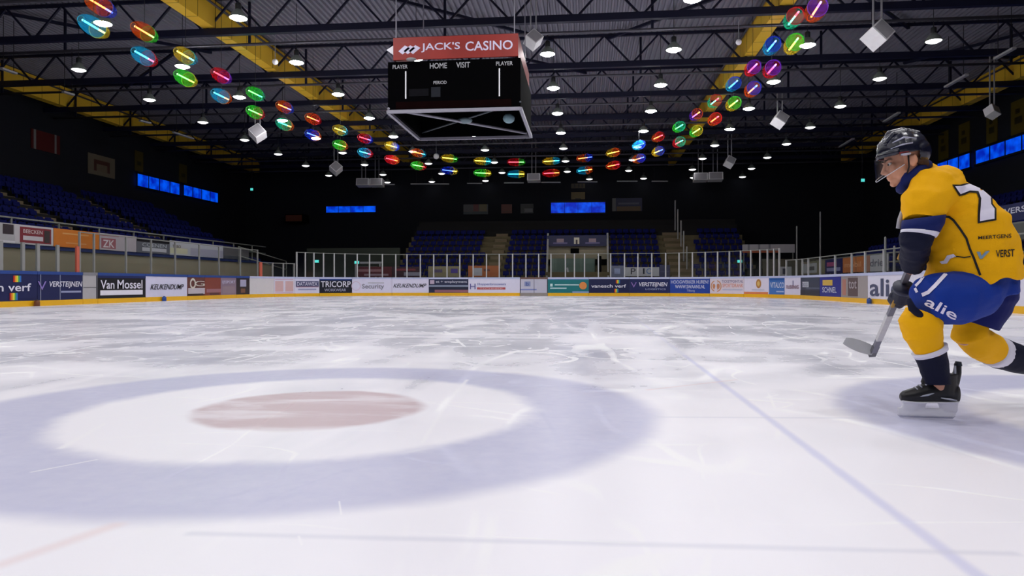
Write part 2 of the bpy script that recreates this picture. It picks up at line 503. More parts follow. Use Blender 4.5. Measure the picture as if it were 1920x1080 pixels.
# ---------------------------------------------------------------- coloured tube lanterns on two strings round the rink
LC = {'o': ('orange', (1.0, 0.22, 0.02)), 'b': ('blue', (0.03, 0.12, 1.0)), 'c': ('cyan', (0.02, 0.65, 1.0)), 'y': ('yellow', (1.0, 0.75, 0.05)), 'g': ('green', (0.12, 1.0, 0.12)),
      'r': ('red', (1.0, 0.02, 0.06)), 'v': ('violet', (0.35, 0.08, 0.9)), 't': ('teal', (0.03, 0.85, 0.55))}
def shell_mat(k):
    m = bpy.data.materials.new('lantern_shell_' + LC[k][0]); m.use_nodes = True
    nt = m.node_tree; nt.nodes.clear()
    c = LC[k][1]
    out = nt.nodes.new('ShaderNodeOutputMaterial'); mx = nt.nodes.new('ShaderNodeMixShader')
    tr = nt.nodes.new('ShaderNodeBsdfTransparent'); tr.inputs[0].default_value = tuple(0.55 + 0.4 * x for x in c) + (1,)
    tl = nt.nodes.new('ShaderNodeBsdfTranslucent'); tl.inputs[0].default_value = tuple(min(1, x + 0.02) for x in c) + (1,)
    nz = nt.nodes.new('ShaderNodeTexNoise'); nz.inputs['Scale'].default_value = 5
    mr = nt.nodes.new('ShaderNodeMapRange'); mr.inputs['To Min'].default_value = 0.10; mr.inputs['To Max'].default_value = 0.20
    nt.links.new(nz.outputs['Fac'], mr.inputs['Value']); nt.links.new(mr.outputs[0], mx.inputs[0])
    nt.links.new(tr.outputs[0], mx.inputs[1]); nt.links.new(tl.outputs[0], mx.inputs[2]); nt.links.new(mx.outputs[0], out.inputs[0])
    return m
SHELL = {k: shell_mat(k) for k in LC}
RIMM = {k: mat('lantern_rim_' + LC[k][0], tuple(0.45 * x + 0.01 for x in LC[k][1]), 0.4) for k in LC}
TUBE = {k: mat('lantern_tube_' + LC[k][0], LC[k][1], 0.4, emit=tuple(min(1, x * 0.9 + 0.05) for x in LC[k][1]), estr=9.0) for k in LC}
for m_ in TUBE.values(): m_.cycles.emission_sampling = 'NONE'
def barrel(x0, x1):
    pr = []
    for i in range(7):
        x = x0 + (x1 - x0) * i / 6
        pr.append((0.27 * math.sqrt(max(0.06, 1 - (x / 0.64) ** 2)), x))
    return M().lathe(pr, 18, axis='x')
SH1 = barrel(-0.60, 0.18); SH2 = barrel(0.18, 0.60)
TB1 = M().tube([(-0.52, 0, 0), (0.2, 0, 0)], 0.026, 8); TB2 = M().tube([(0.2, 0, 0), (0.52, 0, 0)], 0.026, 8)
def rim(x, r):
    m = M(); pts = [Vector((x, r * math.cos(2 * math.pi * k / 18), r * math.sin(2 * math.pi * k / 18))) for k in range(19)]
    return m.tube(pts, 0.012, 5, cap=False)
CACHE = {}
def cached(key, mm, mt, smooth=True):
    if key not in CACHE:
        me = mm.mesh(key[0], smooth); me.materials.append(mt); CACHE[key] = me
    return CACHE[key]
wire = mat('wire_dark', srgb(30, 30, 34), 0.6)
up_row = [(189, 11, 'ob'), (271, 60, 'og'), (348, 105, 'yc'), (415, 142, 'rv'), (479, 176, 'gt'), (534, 201, 'ob'), (587, 223, 'or'), (638, 244, 'yc'), (685, 260, 'rb'), (735, 274, 'yb'),
          (785, 287, 'oc'), (843, 297, 'yg'), (905, 302, 'yc'), (968, 304, 'rg'), (1034, 302, 'yc'), (1097, 296, 'ob'), (1150, 286, 'yo'), (1198, 272, 'cb'), (1234, 257, 'or'),
          (1273, 238, 'gt'), (1305, 215, 'vo'), (1340, 190, 'tr'), (1375, 158, 'cb'), (1411, 128, 'rv'), (1447, 86, 'cb'), (1488, 34, 'tr')]
lo_row = [(176, 50, 'cy'), (269, 102, 'cr'), (349, 146, 'gy'), (415, 180, 'co'), (480, 210, 'gr'), (537, 232, 'to'), (589, 252, 'bo'), (638, 271, 'go'), (685, 286, 'cr'), (738, 299, 'ro'),
          (785, 312, 'gr'), (845, 321, 'by'), (908, 324, 'gy'), (970, 326, 'cy'), (1036, 323, 'ro'), (1095, 319, 'co'), (1153, 308, 'or'), (1195, 296, 'ob'), (1236, 282, 'yb'),
          (1274, 265, 'rt'), (1303, 246, 'gy'), (1340, 221, 'or'), (1375, 195, 'yg'), (1410, 161, 'ob'), (1450, 124, 'rv'), (1490, 75, 'yg'), (1530, 18, 'ov')]
for row, H, nm in ((up_row, 8.95, 'upper'), (lo_row, 8.15, 'lower')):
    pos = [at_height(u, v, H) for u, v, _ in row]
    if nm == 'lower':
        for i in range(1, 26): pos[i] = Vector((up_pos[i].x, up_pos[i].y, H))
    else: up_pos = pos
    n = len(pos)
    for i, (u, v, cc) in enumerate(row):
        d = pos[min(i + 1, n - 1)] - pos[max(i - 1, 0)]
        rz = math.atan2(d.y, d.x)
        t = thing('tube_lantern', '%s and %s tube lantern, %s from the left on the %s string' % (LC[cc[0]][0], LC[cc[1]][0], nth(i + 1), nm), 'lantern', pos[i], 'coloured barrel lanterns on the %s string' % nm, rz)
        a = local(put('shell', cached(('shell', cc[0], 1), SH1, SHELL[cc[0]]), None, t)); local(put('rim', cached(('rim', cc[0], 1), rim(-0.60, 0.27 * math.sqrt(1 - (0.6 / 0.64) ** 2)), RIMM[cc[0]]), None, a))
        b = local(put('shell', cached(('shell', cc[1], 2), SH2, SHELL[cc[1]]), None, t)); local(put('rim', cached(('rim', cc[1], 2), rim(0.18, 0.262), RIMM[cc[1]]), None, b))
        local(put('glow_tube', cached(('glow_tube', cc[0], 1), TB1, TUBE[cc[0]]), None, t)); local(put('glow_tube', cached(('glow_tube', cc[1], 2), TB2, TUBE[cc[1]]), None, t))
        h = M().bar((0, 0, 0.25), (0, 0, 12.15 - H), 0.012) if nm == 'upper' or i in (0, 26) else M().bar((0, 0, 0.25), (0, 0, 0.57), 0.012)
        local(put('hanging_wire', cached(('hanging_wire', nm, 0 if nm == 'upper' or i not in (0, 26) else 1), h, wire, False), None, t))

# ---------------------------------------------------------------- flat lettering on upright planes
def letters(parent, word, mt, f, name='lettering', slant=0.0):
    """f(a, b) -> world point for a, b in the unit box of the word"""
    vs, fs, asp = GLYPH[word]
    m = M(); m.v = [f(a + slant * b, b) for a, b in vs]; m.f = fs
    return m.build(name, mt, parent)

# ---------------------------------------------------------------- scoreboard
black = mat('black_panel', (0.0012, 0.0012, 0.0016), 0.8, var=0.2, spec=0.02)
alu = mat('aluminium_frame', srgb(150, 148, 160), 0.4, metal=0.3)
whitep = paint(235, 235, 240)
greyp = paint(165, 165, 170)
SX0, SX1, SY0, SY1, SZ0, SZ1 = -5.95, -1.93, 20.9, 24.95, 5.95, 7.45
sb = thing('scoreboard', 'black four-sided scoreboard with red banners hanging over the ice', 'scoreboard', (-3.94, 22.9, SZ0))
for nm, b in (('display_panel', (SX0, SX1, SY0, SY0 + 0.12, SZ0 + 0.06, SZ1)), ('display_panel', (SX0, SX1, SY1 - 0.12, SY1, SZ0 + 0.06, SZ1)),
              ('display_panel', (SX0, SX0 + 0.12, SY0 + 0.12, SY1 - 0.12, SZ0 + 0.06, SZ1)), ('display_panel', (SX1 - 0.12, SX1, SY0 + 0.12, SY1 - 0.12, SZ0 + 0.06, SZ1)),
              ('roof_plate', (SX0 + 0.12, SX1 - 0.12, SY0 + 0.12, SY1 - 0.12, SZ1 - 0.1, SZ1))):
    q = M().box(*b).build(nm, black, sb)
    if b[3] == SY0 + 0.12: front = q
fy = SY0 - 0.006
def sbf(x0, x1, z0, z1, y=fy):
    return lambda a, b: Vector((x0 + (x1 - x0) * a, y, z0 + (z1 - z0) * b))
def sbrect(x0, x1, z0, z1, mt, nm='bar', y=fy, par=None):
    return M().box(x0, x1, y, y + 0.005, z0, z1).build(nm, mt, par or front)
letters(front, 'PLAYER', greyp, sbf(-5.80, -5.34, 7.24, 7.36)); letters(front, 'PLAYER', greyp, sbf(-2.66, -2.16, 7.24, 7.36))
letters(front, 'HOME', greyp, sbf(-4.66, -4.14, 7.21, 7.38)); letters(front, 'VISIT', greyp, sbf(-3.86, -3.44, 7.21, 7.38))
letters(front, 'PERIOD', greyp, sbf(-4.55, -4.15, 6.74, 6.84))
sbrect(-5.42, -5.38, 6.33, 7.16, whitep); sbrect(-2.58, -2.54, 6.33, 7.16, whitep)
sbrect(-4.62, -4.34, 6.36, 6.66, mat('digit_window_grey', (0.02, 0.022, 0.028), 0.6, spec=0.05), 'digit_window'); sbrect(-5.3, -4.7, 6.4, 6.62, mat('digit_window_dark', (0.005, 0.005, 0.007), 0.6, spec=0.05), 'digit_window')
sbrect(-5.7, -2.2, 6.03, 6.24, mat('sponsor_strip_red', (0.006, 0.0015, 0.0015), 0.8, spec=0.02, var=0.5, scale=3), 'sponsor_strip')
# red banner boards above the box
redb = mat('red_banner', srgb(146, 42, 34), 0.5, var=0.35, scale=1.6)
BX0, BX1 = -5.78, -2.0
bn = M().box(BX0, BX1, SY0 - 0.02, SY0 + 0.04, 7.5, 8.17).build('banner', redb, sb)
M().box(BX1 - 0.06, BX1, SY0 + 0.04, SY1, 7.5, 8.17).build('banner', redb, sb)
M().box(BX0, BX0 + 0.06, SY0 + 0.04, SY1, 7.5, 8.17).build('banner', redb, sb)
letters(bn, "JACK'S", paint(214, 208, 232), sbf(-4.92, -3.74, 7.70, 7.98, SY0 - 0.026)); letters(bn, 'CASINO', paint(214, 208, 232), sbf(-3.58, -2.16, 7.70, 7.98, SY0 - 0.026))
for k in range(3):
    x = -5.62 + k * 0.16
    M().add([(x, SY0 - 0.026, 7.76 + 0.0), (x + 0.13, SY0 - 0.026, 7.66), (x + 0.36, SY0 - 0.026, 7.84), (x + 0.2, SY0 - 0.026, 7.93)], [(0, 1, 2, 3)]).build('emblem', paint(214, 208, 232), bn)
M().add([(BX0, SY0, 7.95), (BX0 - 0.22, SY0, 7.82), (BX0, SY0, 7.66), (BX0, SY0 + 0.2, 7.82)], [(0, 1, 2), (0, 2, 3), (0, 3, 1), (1, 3, 2)]).build('side_bracket', whitep, sb)
M().ball((-5.2, SY0 - 0.12, 7.47), Vector((0.16, 0, 0)), Vector((0, 0.12, 0)), Vector((0, 0, 0.05))).build('spot_lamp', paint(150, 150, 150), sb, True)
fr = M()
w = 0.09
for a, b in (((SX0, SY0), (SX1, SY0)), ((SX1, SY0), (SX1, SY1)), ((SX1, SY1), (SX0, SY1)), ((SX0, SY1), (SX0, SY0))):
    M().bar((a[0], a[1], SZ0), (b[0], b[1], SZ0), w).build('frame_rail', alu, sb)
M().tube([(SX0, SY0, SZ0 + 0.1), (SX1, SY1, SZ0 + 0.1)], 0.045, 8).build('cross_brace', alu, sb, True)
M().tube([(SX1, SY0, SZ0 + 0.2), (SX0, SY1, SZ0 + 0.2)], 0.03, 8).build('cross_brace', paint(70, 76, 84), sb, True)
M().ball((-3.94, 22.9, SZ0 + 0.15), Vector((0.25, 0, 0)), Vector((0, 0.2, 0)), Vector((0, 0, 0.1))).build('hub', paint(110, 128, 135), sb, True)
M().ball((-2.55, 23.4, SZ0 + 0.3), Vector((0.2, 0, 0)), Vector((0, 0.2, 0)), Vector((0, 0, 0.16))).build('spot_lamp', paint(130, 160, 170), sb, True)
for x, y in ((SX0 + 0.2, SY0 + 0.2), (SX1 - 0.2, SY0 + 0.2), (SX0 + 0.2, SY1 - 0.2), (SX1 - 0.2, SY1 - 0.2)):
    M().tube([(x, y, SZ1), (x, y, 12.15)], 0.02, 6).build('hanging_cable', alu, sb)

# ---------------------------------------------------------------- loudspeakers, sensors, strip lights
spkw = mat('speaker_white', srgb(248, 246, 250), 0.5)
grille = paint(172, 170, 176)
def speaker(u, v, wpx, Z, tilt, lab, rz=0.0, box=False):
    p = at_height(u, v, Z)
    zc = p.dot(FWD); h = wpx / FPX * zc / 2
    t = thing('loudspeaker', lab, 'loudspeaker', p, 'white loudspeakers under the roof')
    R = Matrix.Rotation(rz, 3, 'Z') @ Matrix.Rotation(tilt, 3, 'Y') @ Matrix.Rotation(-0.5 if not box else -0.15, 3, 'X')
    ax, ay, az = R @ Vector((h * (0.72 if not box else 1), 0, 0)), R @ Vector((0, h * 0.7, 0)), R @ Vector((0, 0, h * (0.72 if not box else 0.55)))
    M().obox(p, ax, ay, az).build('cabinet', spkw, t)
    M().obox(p - ay * 1.02, ax * 0.86, ay * 0.03, az * 0.86).build('front_grille', grille, t)
    M().bar(p + Vector((-h * 0.3, 0, h * 0.5)), p + Vector((-h * 0.3, 0, 12.15 - Z)), 0.05).build('hanger', greyp, t)
    M().bar(p + Vector((h * 0.3, 0, h * 0.5)), p + Vector((h * 0.3, 0, 12.15 - Z)), 0.05).build('hanger', greyp, t)
speaker(1000, 75, 34, 9.6, 0.7, 'white loudspeaker right beside the red scoreboard banner')
speaker(1645, 66, 50, 9.4, 0.8, 'large white cube loudspeaker at upper right of the roof')
speaker(1462, 225, 30, 9.4, 0.6, 'white cube loudspeaker right of the lantern string, above the skater')
speaker(1368, 304, 22, 9.2, 0.5, 'small white cube loudspeaker near the right back corner')
speaker(483, 250, 32, 9.2, 0.8, 'white cube loudspeaker below the left lantern strings')
speaker(630, 316, 24, 9.2, 0.7, 'small white cube loudspeaker near the left back corner')
speaker(682, 343, 24, 9.2, 0.0, 'white box loudspeaker, left one of the left back pair', 0, True)
speaker(707, 343, 24, 9.2, 0.0, 'white box loudspeaker, right one of the left back pair', 0, True)
speaker(1001, 334, 24, 9.2, 0.0, 'single white box loudspeaker over the middle of the far stand', 0, True)
speaker(1313, 333, 25, 9.2, 0.0, 'white box loudspeaker, left one of the right back pair', 0, True)
speaker(1341, 332, 26, 9.2, 0.0, 'white box loudspeaker, right one of the right back pair', 0, True)
speaker(1860, 210, 26, 8.9, 0.3, 'white loudspeaker over the right stand above the blue windows', 0.4)
for u, v, lab in ((1385, 79, 'small white ball sensor hanging before the right yellow beam'), (516, 116, 'small white ball sensor hanging before the left yellow beam'), (818, 293, 'small white ball sensor near the far lanterns')):
    p = at_height(u, v, 9.8)
    t = thing('ball_sensor', lab, 'sensor', p, 'hanging ball sensors')
    r = 5.5 / FPX * p.dot(FWD)
    M().ball(p, r).build('ball', spkw, t, True); M().bar(p, p + Vector((0, 0, 12.15 - 9.8)), 0.02).build('cord', greyp, t)
stripm = mat('strip_light_white', srgb(170, 170, 172), 0.4)
def strip(u0, v0, u1, v1, Z, lab):
    a, b = at_height(u0, v0, Z), at_height(u1, v1, Z)
    t = thing('strip_light', lab, 'light fitting', (a + b) / 2, 'unlit strip lights along the hall sides')
    M().bar(a, b, 0.16, 0.08).build('housing', stripm, t)
    for q in (a.lerp(b, 0.15), a.lerp(b, 0.85)):
        M().bar(q, Vector((q.x, q.y, 12.148)), 0.02).build('suspension', wire, t)
for i, c in enumerate(((1866, 110, 1902, 90), (1773, 163, 1813, 140), (1658, 228, 1686, 211), (1575, 275, 1600, 260))):
    strip(*c, 9.9, 'unlit white strip light above the right stand, %s from the right edge' % ordn[i])
for i, c in enumerate(((2, 128, 30, 138), (118, 172, 138, 178), (262, 226, 282, 231), (325, 248, 362, 260))):
    strip(*c, 9.9, 'unlit white strip light along the left outer beam, %s from the left edge' % ordn[i])
for i, c in enumerate(((700, 346, 740, 346), (770, 345, 842, 345), (876, 344, 904, 344), (945, 343, 982, 343), (1015, 342, 1051, 342), (1083, 341, 1120, 341), (1157, 340, 1195, 340), (1222, 340, 1252, 340))):
    strip(*c, 9.3, 'unlit white strip light near the back wall, %s from the left' % ordn[i])

# ---------------------------------------------------------------- rink boards
DZ0, DZ1, TOPZ = 0.19, 1.09, 1.20
def ribbon(s0, s1, z0, z1, off0, off1):
    """solid curved strip of board between two offsets from the rink edge (off < 0 = inside)"""
    n = max(1, int((s1 - s0) / 0.6)); m = M()
    for i in range(n + 1):
        p, nn = path(s0 + (s1 - s0) * i / n)
        for off in (off0, off1):
            q = p - nn * off
            m.v += [Vector((q.x, q.y, z0)), Vector((q.x, q.y, z1))]
    for i in range(n):
        a, b = 4 * i, 4 * i + 4
        m.f += [(a, b, b + 1, a + 1), (a + 2, a + 3, b + 3, b + 2), (a + 1, b + 1, b + 3, a + 3), (a, a + 2, b + 2, b)]
    e = 4 * n
    m.f += [(0, 1, 3, 2), (e, e + 2, e + 3, e + 1)]
    return m
def onboard(s0, s1, z0, z1, off=-0.008):
    def f(a, b):
        p, nn = path(s0 + (s1 - s0) * a)
        q = p - nn * off
        return Vector((q.x, q.y, z0 + (z1 - z0) * b))
    return f
kickm = mat('yellow_kick_plate', srgb(238, 182, 22), 0.4, var=0.06)
lavm = mat('lavender_cap_rail', srgb(190, 196, 226), 0.4, var=0.05)
bluecap = mat('blue_cap_rail', srgb(40, 70, 140), 0.4)
redline = mat('red_cap_line', srgb(170, 80, 60), 0.5)
class Board:
    def __init__(self, u0, u1, col, label, cap=lavm, kick=kickm, name='rink_board', s0=None, s1=None):
        self.s0, self.s1 = s_of(u0) if s0 is None else s0, s_of(u1) if s1 is None else s1; self.u0, self.u1 = u0, u1
        p = path((self.s0 + self.s1) / 2)[0]
        self.t = thing(name, label, 'board', p, 'advertising boards round the rink')
        g = 0.008
        self.p = ribbon(self.s0 + g, self.s1 - g, DZ0, DZ1, 0.0, 0.07).build('panel', paint(*col), self.t)
        ribbon(self.s0 + g, self.s1 - g, 0.0, DZ0, -0.012, 0.07).build('kick_plate', kick, self.t)
        ribbon(self.s0 + g, self.s1 - g, DZ1, TOPZ, -0.015, 0.09).build('cap_rail', cap, self.t)
    def S(self, a): return self.s0 + (self.s1 - self.s0) * a
    def rect(self, a0, a1, b0, b1, col, layer=1, name='printed_block'):
        z = lambda b: DZ0 + (DZ1 - DZ0) * b
        o_ = -0.006 * layer
        return ribbon(self.S(a0), self.S(a1), z(b0), z(b1), o_, o_ + 0.005).build(name, paint(*col), self.p)
    def text(self, w, a0, a1, b0, b1, col, layer=2, slant=0.0):
        z = lambda b: DZ0 + (DZ1 - DZ0) * b
        return letters(self.p, w, paint(*col), onboard(self.S(a0), self.S(a1), z(b0), z(b1), -0.006 * layer - 0.004), slant=slant)
    def disc(self, a, b, r, col, layer=2, rin=0.0, sq=1.0):
        c = DZ0 + (DZ1 - DZ0) * b; m = M(); n = 20
        off = -0.006 * layer - 0.002
        for k in range(n):
            t = 2 * math.pi * k / n
            for rr in (r, rin):
                p, nn = path(self.S(a) + rr * math.cos(t) * sq); q = p - nn * off
                m.v.append(Vector((q.x, q.y, c + rr * math.sin(t))))
        m.f = [(2 * k, 2 * ((k + 1) % n), 2 * ((k + 1) % n) + 1, 2 * k + 1) for k in range(n)]
        return m.build('printed_disc', paint(*col), self.p)
    def rainbow(self, a, b0, b1, w):
        cs = ((200, 50, 30), (235, 150, 30), (235, 220, 60), (70, 170, 90), (50, 110, 190))
        for i, c in enumerate(cs):
            self.rect(a + w * (i / 5 - 0.5), a + w * ((i + 1) / 5 - 0.5), b0, b1, c, 2, 'colour_stripe')
WHT = (226, 224, 238); INK = (26, 26, 34); NAVY = (18, 26, 78)
b = Board(-330, -110, (200, 200, 214), 'blank pale board just outside the left picture edge', bluecap)
b = Board(-110, 70, NAVY, 'navy board with white lowercase lettering at the left edge', bluecap)
b.text('vanesch verf', 0.10, 0.92, 0.36, 0.66, WHT); b.rainbow(0.76, 0.70, 0.94, 0.09); b.rainbow(0.72, 0.04, 0.30, 0.09)
b = Board(70, 155, NAVY, 'navy board with slanted white letters beside the grey gate', bluecap)
b.text('VERSTEIJNEN', 0.22, 0.96, 0.46, 0.74, WHT, slant=0.03); b.text('V', 0.0, 0.18, 0.40, 0.74, (140, 120, 190)); b.rect(0.5, 0.96, 0.28, 0.36, (150, 156, 190))
b.rect(0.055, 0.075, 0.0, 1.0, (120, 125, 150), 1, 'seam'); b.rect(0.47, 0.49, 0.0, 1.0, (120, 125, 150), 1, 'seam')
b = Board(155, 183, (176, 174, 176), 'plain grey gate panel between two navy and black boards', mat('grey_cap', srgb(130, 130, 136), 0.5), name='rink_gate')
b.rect(0.05, 0.95, 0.47, 0.5, (110, 110, 115), 1, 'gate_bar'); b.rect(0.9, 0.97, 0, 1, (70, 72, 80), 1, 'gate_post')
b = Board(183, 273, (12, 12, 20), 'black board with white name over a white bar', bluecap)
b.text('Van', 0.05, 0.32, 0.42, 0.80, WHT); b.text('Mossel', 0.38, 0.92, 0.42, 0.82, WHT); b.rect(0.05, 0.93, 0.14, 0.36, (232, 230, 242)); b.rect(0, 1, 0.9, 1.0, (20, 34, 90))
b = Board(273, 351, (214, 212, 236), 'pale lavender-white board with black slanted lettering, on the left long side', bluecap)
b.text('KEUKENDUMP', 0.1, 0.88, 0.36, 0.62, INK, slant=0.04)
b = Board(351, 384, (104, 58, 52), 'brown-red board with a round white emblem', bluecap)
b.disc(0.3, 0.66, 0.26, (214, 206, 196), 2, 0.16); b.text('G', 0.38, 0.98, 0.52, 0.80, (214, 206, 196)); b.rect(0.05, 1.0, 0.10, 0.42, (196, 186, 196)); b.rect(0.0, 0.9, 0.02, 0.12, (50, 36, 40), 2)
b = Board(384, 414, (134, 64, 50), 'plain rust-brown board left of the pale blurred one', bluecap)
b.rect(0.1, 1.0, 0.16, 0.36, (160, 110, 116)); b.rect(0.3, 0.9, 0.02, 0.14, (90, 50, 54))
b = Board(414, 443, (140, 120, 138), 'greyish pink board before the rink corner', bluecap)
b.text('IJSSPORT', 0.08, 0.92, 0.62, 0.84, (206, 200, 226)); b.rect(0.1, 0.9, 0.1, 0.5, (150, 130, 140))
b = Board(443, 468, (44, 34, 36), 'dark board with a white notice where the corner begins', bluecap)
b.rect(0.3, 0.78, 0.48, 0.9, (170, 168, 196)); b.rect(0.35, 0.7, 0.1, 0.36, (120, 80, 60))
b = Board(468, 514, (214, 210, 212), 'blank cream board in the left corner of the rink')
b = Board(514, 553, (220, 214, 230), 'white board with two pink squares in the left corner')
b.rect(0.05, 0.45, 0.14, 0.84, (212, 176, 176)); b.rect(0.55, 0.92, 0.14, 0.84, (212, 176, 176)); b.rect(0.05, 0.92, 0.05, 0.09, (206, 160, 190)); b.rect(0.05, 0.92, 0.92, 0.96, (206, 160, 190))
b = Board(553, 599, (220, 218, 238), 'white board with a slate name strip left of the black board')
b.rect(0.04, 0.97, 0.46, 0.84, (70, 74, 112)); b.text('DATAWEX', 0.08, 0.92, 0.52, 0.78, (206, 204, 224), 3); b.rect(0.1, 0.9, 0.22, 0.32, (160, 164, 196)); b.rect(0.04, 0.97, 0.42, 0.45, (170, 70, 80))
b = Board(599, 660, (14, 18, 34), 'black board with bold white capitals and a blue top edge')
b.text('TRICORP', 0.04, 0.96, 0.42, 0.84, WHT); b.text('WORKWEAR', 0.15, 0.82, 0.12, 0.32, (170, 170, 190)); b.rect(0, 1, 0.9, 1.0, (30, 60, 130))
b = Board(660, 735, (222, 219, 240), 'white board with thin grey lettering and a pale pink arc')
b.text('Security', 0.25, 0.8, 0.22, 0.64, (128, 126, 138)); b.rect(0.4, 0.8, 0.68, 0.76, (190, 188, 200)); b.disc(0.10, 0.5, 0.3, (214, 190, 210), 1, 0.26); b.rect(0.97, 1.0, 0.0, 1.0, (214, 210, 232), 1, 'seam')
b = Board(735, 804, (222, 219, 240), 'white board with black slanted lettering, on the far end of the rink')
b.text('KEUKENDUMP', 0.03, 0.9, 0.38, 0.66, INK, slant=0.05)
b = Board(804, 878, (38, 44, 74), 'dark picture board with white letters across its top')
b.text('et + employment', 0.18, 0.97, 0.68, 0.90, (200, 200, 216)); b.rect(0.03, 0.14, 0.64, 0.92, (190, 170, 190)); b.rect(0, 1, 0.44, 0.56, (140, 150, 172)); b.rect(0.15, 1, 0.03, 0.22, (150, 100, 110)); b.rect(0, 1, 0.22, 0.42, (26, 32, 56))
b = Board(878, 975, (224, 221, 240), 'white board with a violet emblem and red-underlined name left of the gate')
b.text('H', 0.035, 0.14, 0.26, 0.66, (84, 78, 150)); b.text('Hoppenbrouwers', 0.18, 0.73, 0.50, 0.72, (128, 130, 180)); b.rect(0.17, 0.72, 0.24, 0.40, (186, 84, 84)); b.text('TECHNIEK', 0.22, 0.68, 0.27, 0.37, (220, 170, 170), 3)
b = Board(975, 1027, (196, 194, 210), 'pale double gate with small blue emblem in the far end', mat('rust_cap', srgb(120, 92, 84), 0.5), mat('grey_kick', srgb(150, 142, 136), 0.5), 'rink_gate')
b.rect(0.16, 0.38, 0.48, 0.82, (140, 150, 190)); b.text('b', 0.22, 0.32, 0.52, 0.78, (70, 90, 160), 3); b.rect(0.0, 0.6, 0.2, 0.28, (130, 140, 200)); b.rect(0.5, 0.52, 0, 1, (120, 118, 130), 1, 'gate_gap'); b.rect(0, 0.025, 0, 1, (70, 70, 84), 1, 'gate_post'); b.rect(0.97, 1.0, 0, 1, (70, 70, 84), 1, 'gate_post')
b = Board(1027, 1104, (18, 116, 120), 'teal board with an orange disc right of the gate')
b.rect(0.17, 0.76, 0.54, 0.62, (200, 224, 226)); b.rect(0.06, 0.12, 0.46, 0.66, (200, 224, 226)); b.rect(0.06, 0.46, 0.30, 0.38, (200, 224, 226)); b.disc(0.86, 0.52, 0.24, (222, 138, 70)); b.rect(0.6, 1.0, 0.0, 0.12, (130, 160, 200)); b.rect(0, 1, 0.93, 1.0, (80, 130, 170))
b = Board(1104, 1180, (16, 22, 70), 'navy board with white lowercase lettering and rainbow mark on the far end')
b.text('vanesch verf', 0.06, 0.92, 0.38, 0.62, WHT); b.rainbow(0.72, 0.68, 0.92, 0.10); b.rainbow(0.68, 0.04, 0.30, 0.10)
b = Board(1180, 1256, (18, 30, 84), 'navy board with slanted white letters between navy and bright blue boards')
b.text('VERSTEIJNEN', 0.22, 0.92, 0.40, 0.76, WHT, slant=0.03); b.text('V', 0.04, 0.18, 0.40, 0.76, (140, 110, 180)); b.text('LOGISTICS', 0.4, 0.9, 0.22, 0.34, (150, 156, 190))
b = Board(1256, 1331, (30, 66, 158), 'bright blue board with two lines of white capitals')
b.text('HOOGWERKER HUREN?', 0.03, 0.97, 0.66, 0.90, (196, 200, 226)); b.text('WWW.SWAANS.NL', 0.13, 0.88, 0.34, 0.58, (210, 212, 234)); b.text('Tilburg', 0.42, 0.62, 0.08, 0.26, (170, 176, 214))
b = Board(1331, 1395, (224, 212, 222), 'white board with orange ring emblem and T')
b.disc(0.18, 0.5, 0.36, (206, 148, 108), 1, 0.29); b.disc(0.18, 0.5, 0.24, (200, 134, 96), 1); b.text('T', 0.1, 0.26, 0.30, 0.70, WHT, 3); b.text('TICKETPOINT.NL', 0.34, 0.98, 0.72, 0.90, (140, 130, 160)); b.text('SPORTDRANK', 0.36, 0.98, 0.42, 0.66, (220, 150, 130)); b.rect(0.36, 0.96, 0.22, 0.32, (190, 190, 210))
b = Board(1395, 1442, (226, 220, 236), 'white board with a small gold emblem and orange foot')
b.disc(0.57, 0.66, 0.26, (190, 134, 70), 2, 0, 0.75); b.disc(0.57, 0.66, 0.14, (226, 190, 110), 3, 0, 0.75); b.rect(0.0, 0.96, 0.0, 0.14, (222, 130, 80)); b.rect(0.3, 0.8, 0.24, 0.30, (190, 196, 214))
b = Board(1442, 1471, (66, 116, 188), 'sky blue board with white capitals in the right corner')
b.text('VITALCO', 0.08, 0.98, 0.40, 0.74, (206, 214, 236)); b.rect(0.45, 0.95, 0.14, 0.22, (170, 190, 226)); b.rect(0, 1, 0.86, 1, (40, 90, 160))
b = Board(1471, 1501, (222, 218, 236), 'white board with small grey city drawing in the right corner')
b.rect(0.1, 0.9, 0.36, 0.54, (168, 158, 176)); b.text('ILSING', 0.1, 0.9, 0.36, 0.58, (140, 110, 120)); b.rect(0.46, 0.54, 0.5, 0.84, (150, 146, 176))
b = Board(1501, 1537, (50, 58, 74), 'dark slate board with a small white square')
b.rect(0.08, 0.42, 0.46, 0.76, (200, 204, 214)); b.text('DOCK', 0.1, 0.40, 0.50, 0.72, (120, 124, 140), 3); b.rect(0, 1, 0.0, 0.3, (30, 36, 48)); b.rect(0.3, 1.0, 0.38, 0.44, (84, 94, 112))
b = Board(1537, 1577, (28, 36, 132), 'royal blue board with a yellow sign and white word')
b.rect(0.15, 0.62, 0.56, 0.84, (206, 170, 70)); b.text('SCHNEL', 0.15, 0.82, 0.20, 0.48, (196, 200, 226))
b = Board(1577, 1627, (150, 142, 140), 'grey-brown mottled board beside the big lettered white one')
b.rect(0.06, 0.2, 0.1, 0.86, (176, 120, 104)); b.rect(0.28, 0.66, 0.08, 0.92, (92, 74, 74)); b.text('tot', 0.32, 0.62, 0.42, 0.80, (170, 160, 164)); b.rect(0.66, 1.0, 0.0, 1.0, (160, 152, 150))
b = Board(1627, 1712, (224, 222, 236), 'white board with large thin slate letters beside the skater')
b.text('alie', 0.06, 0.80, 0.12, 0.86, (74, 80, 108)); b.disc(0.86, 0.3, 0.12, (190, 190, 100), 3)
b = Board(1712, 1990, (224, 222, 236), 'long white board behind the skater', lavm)
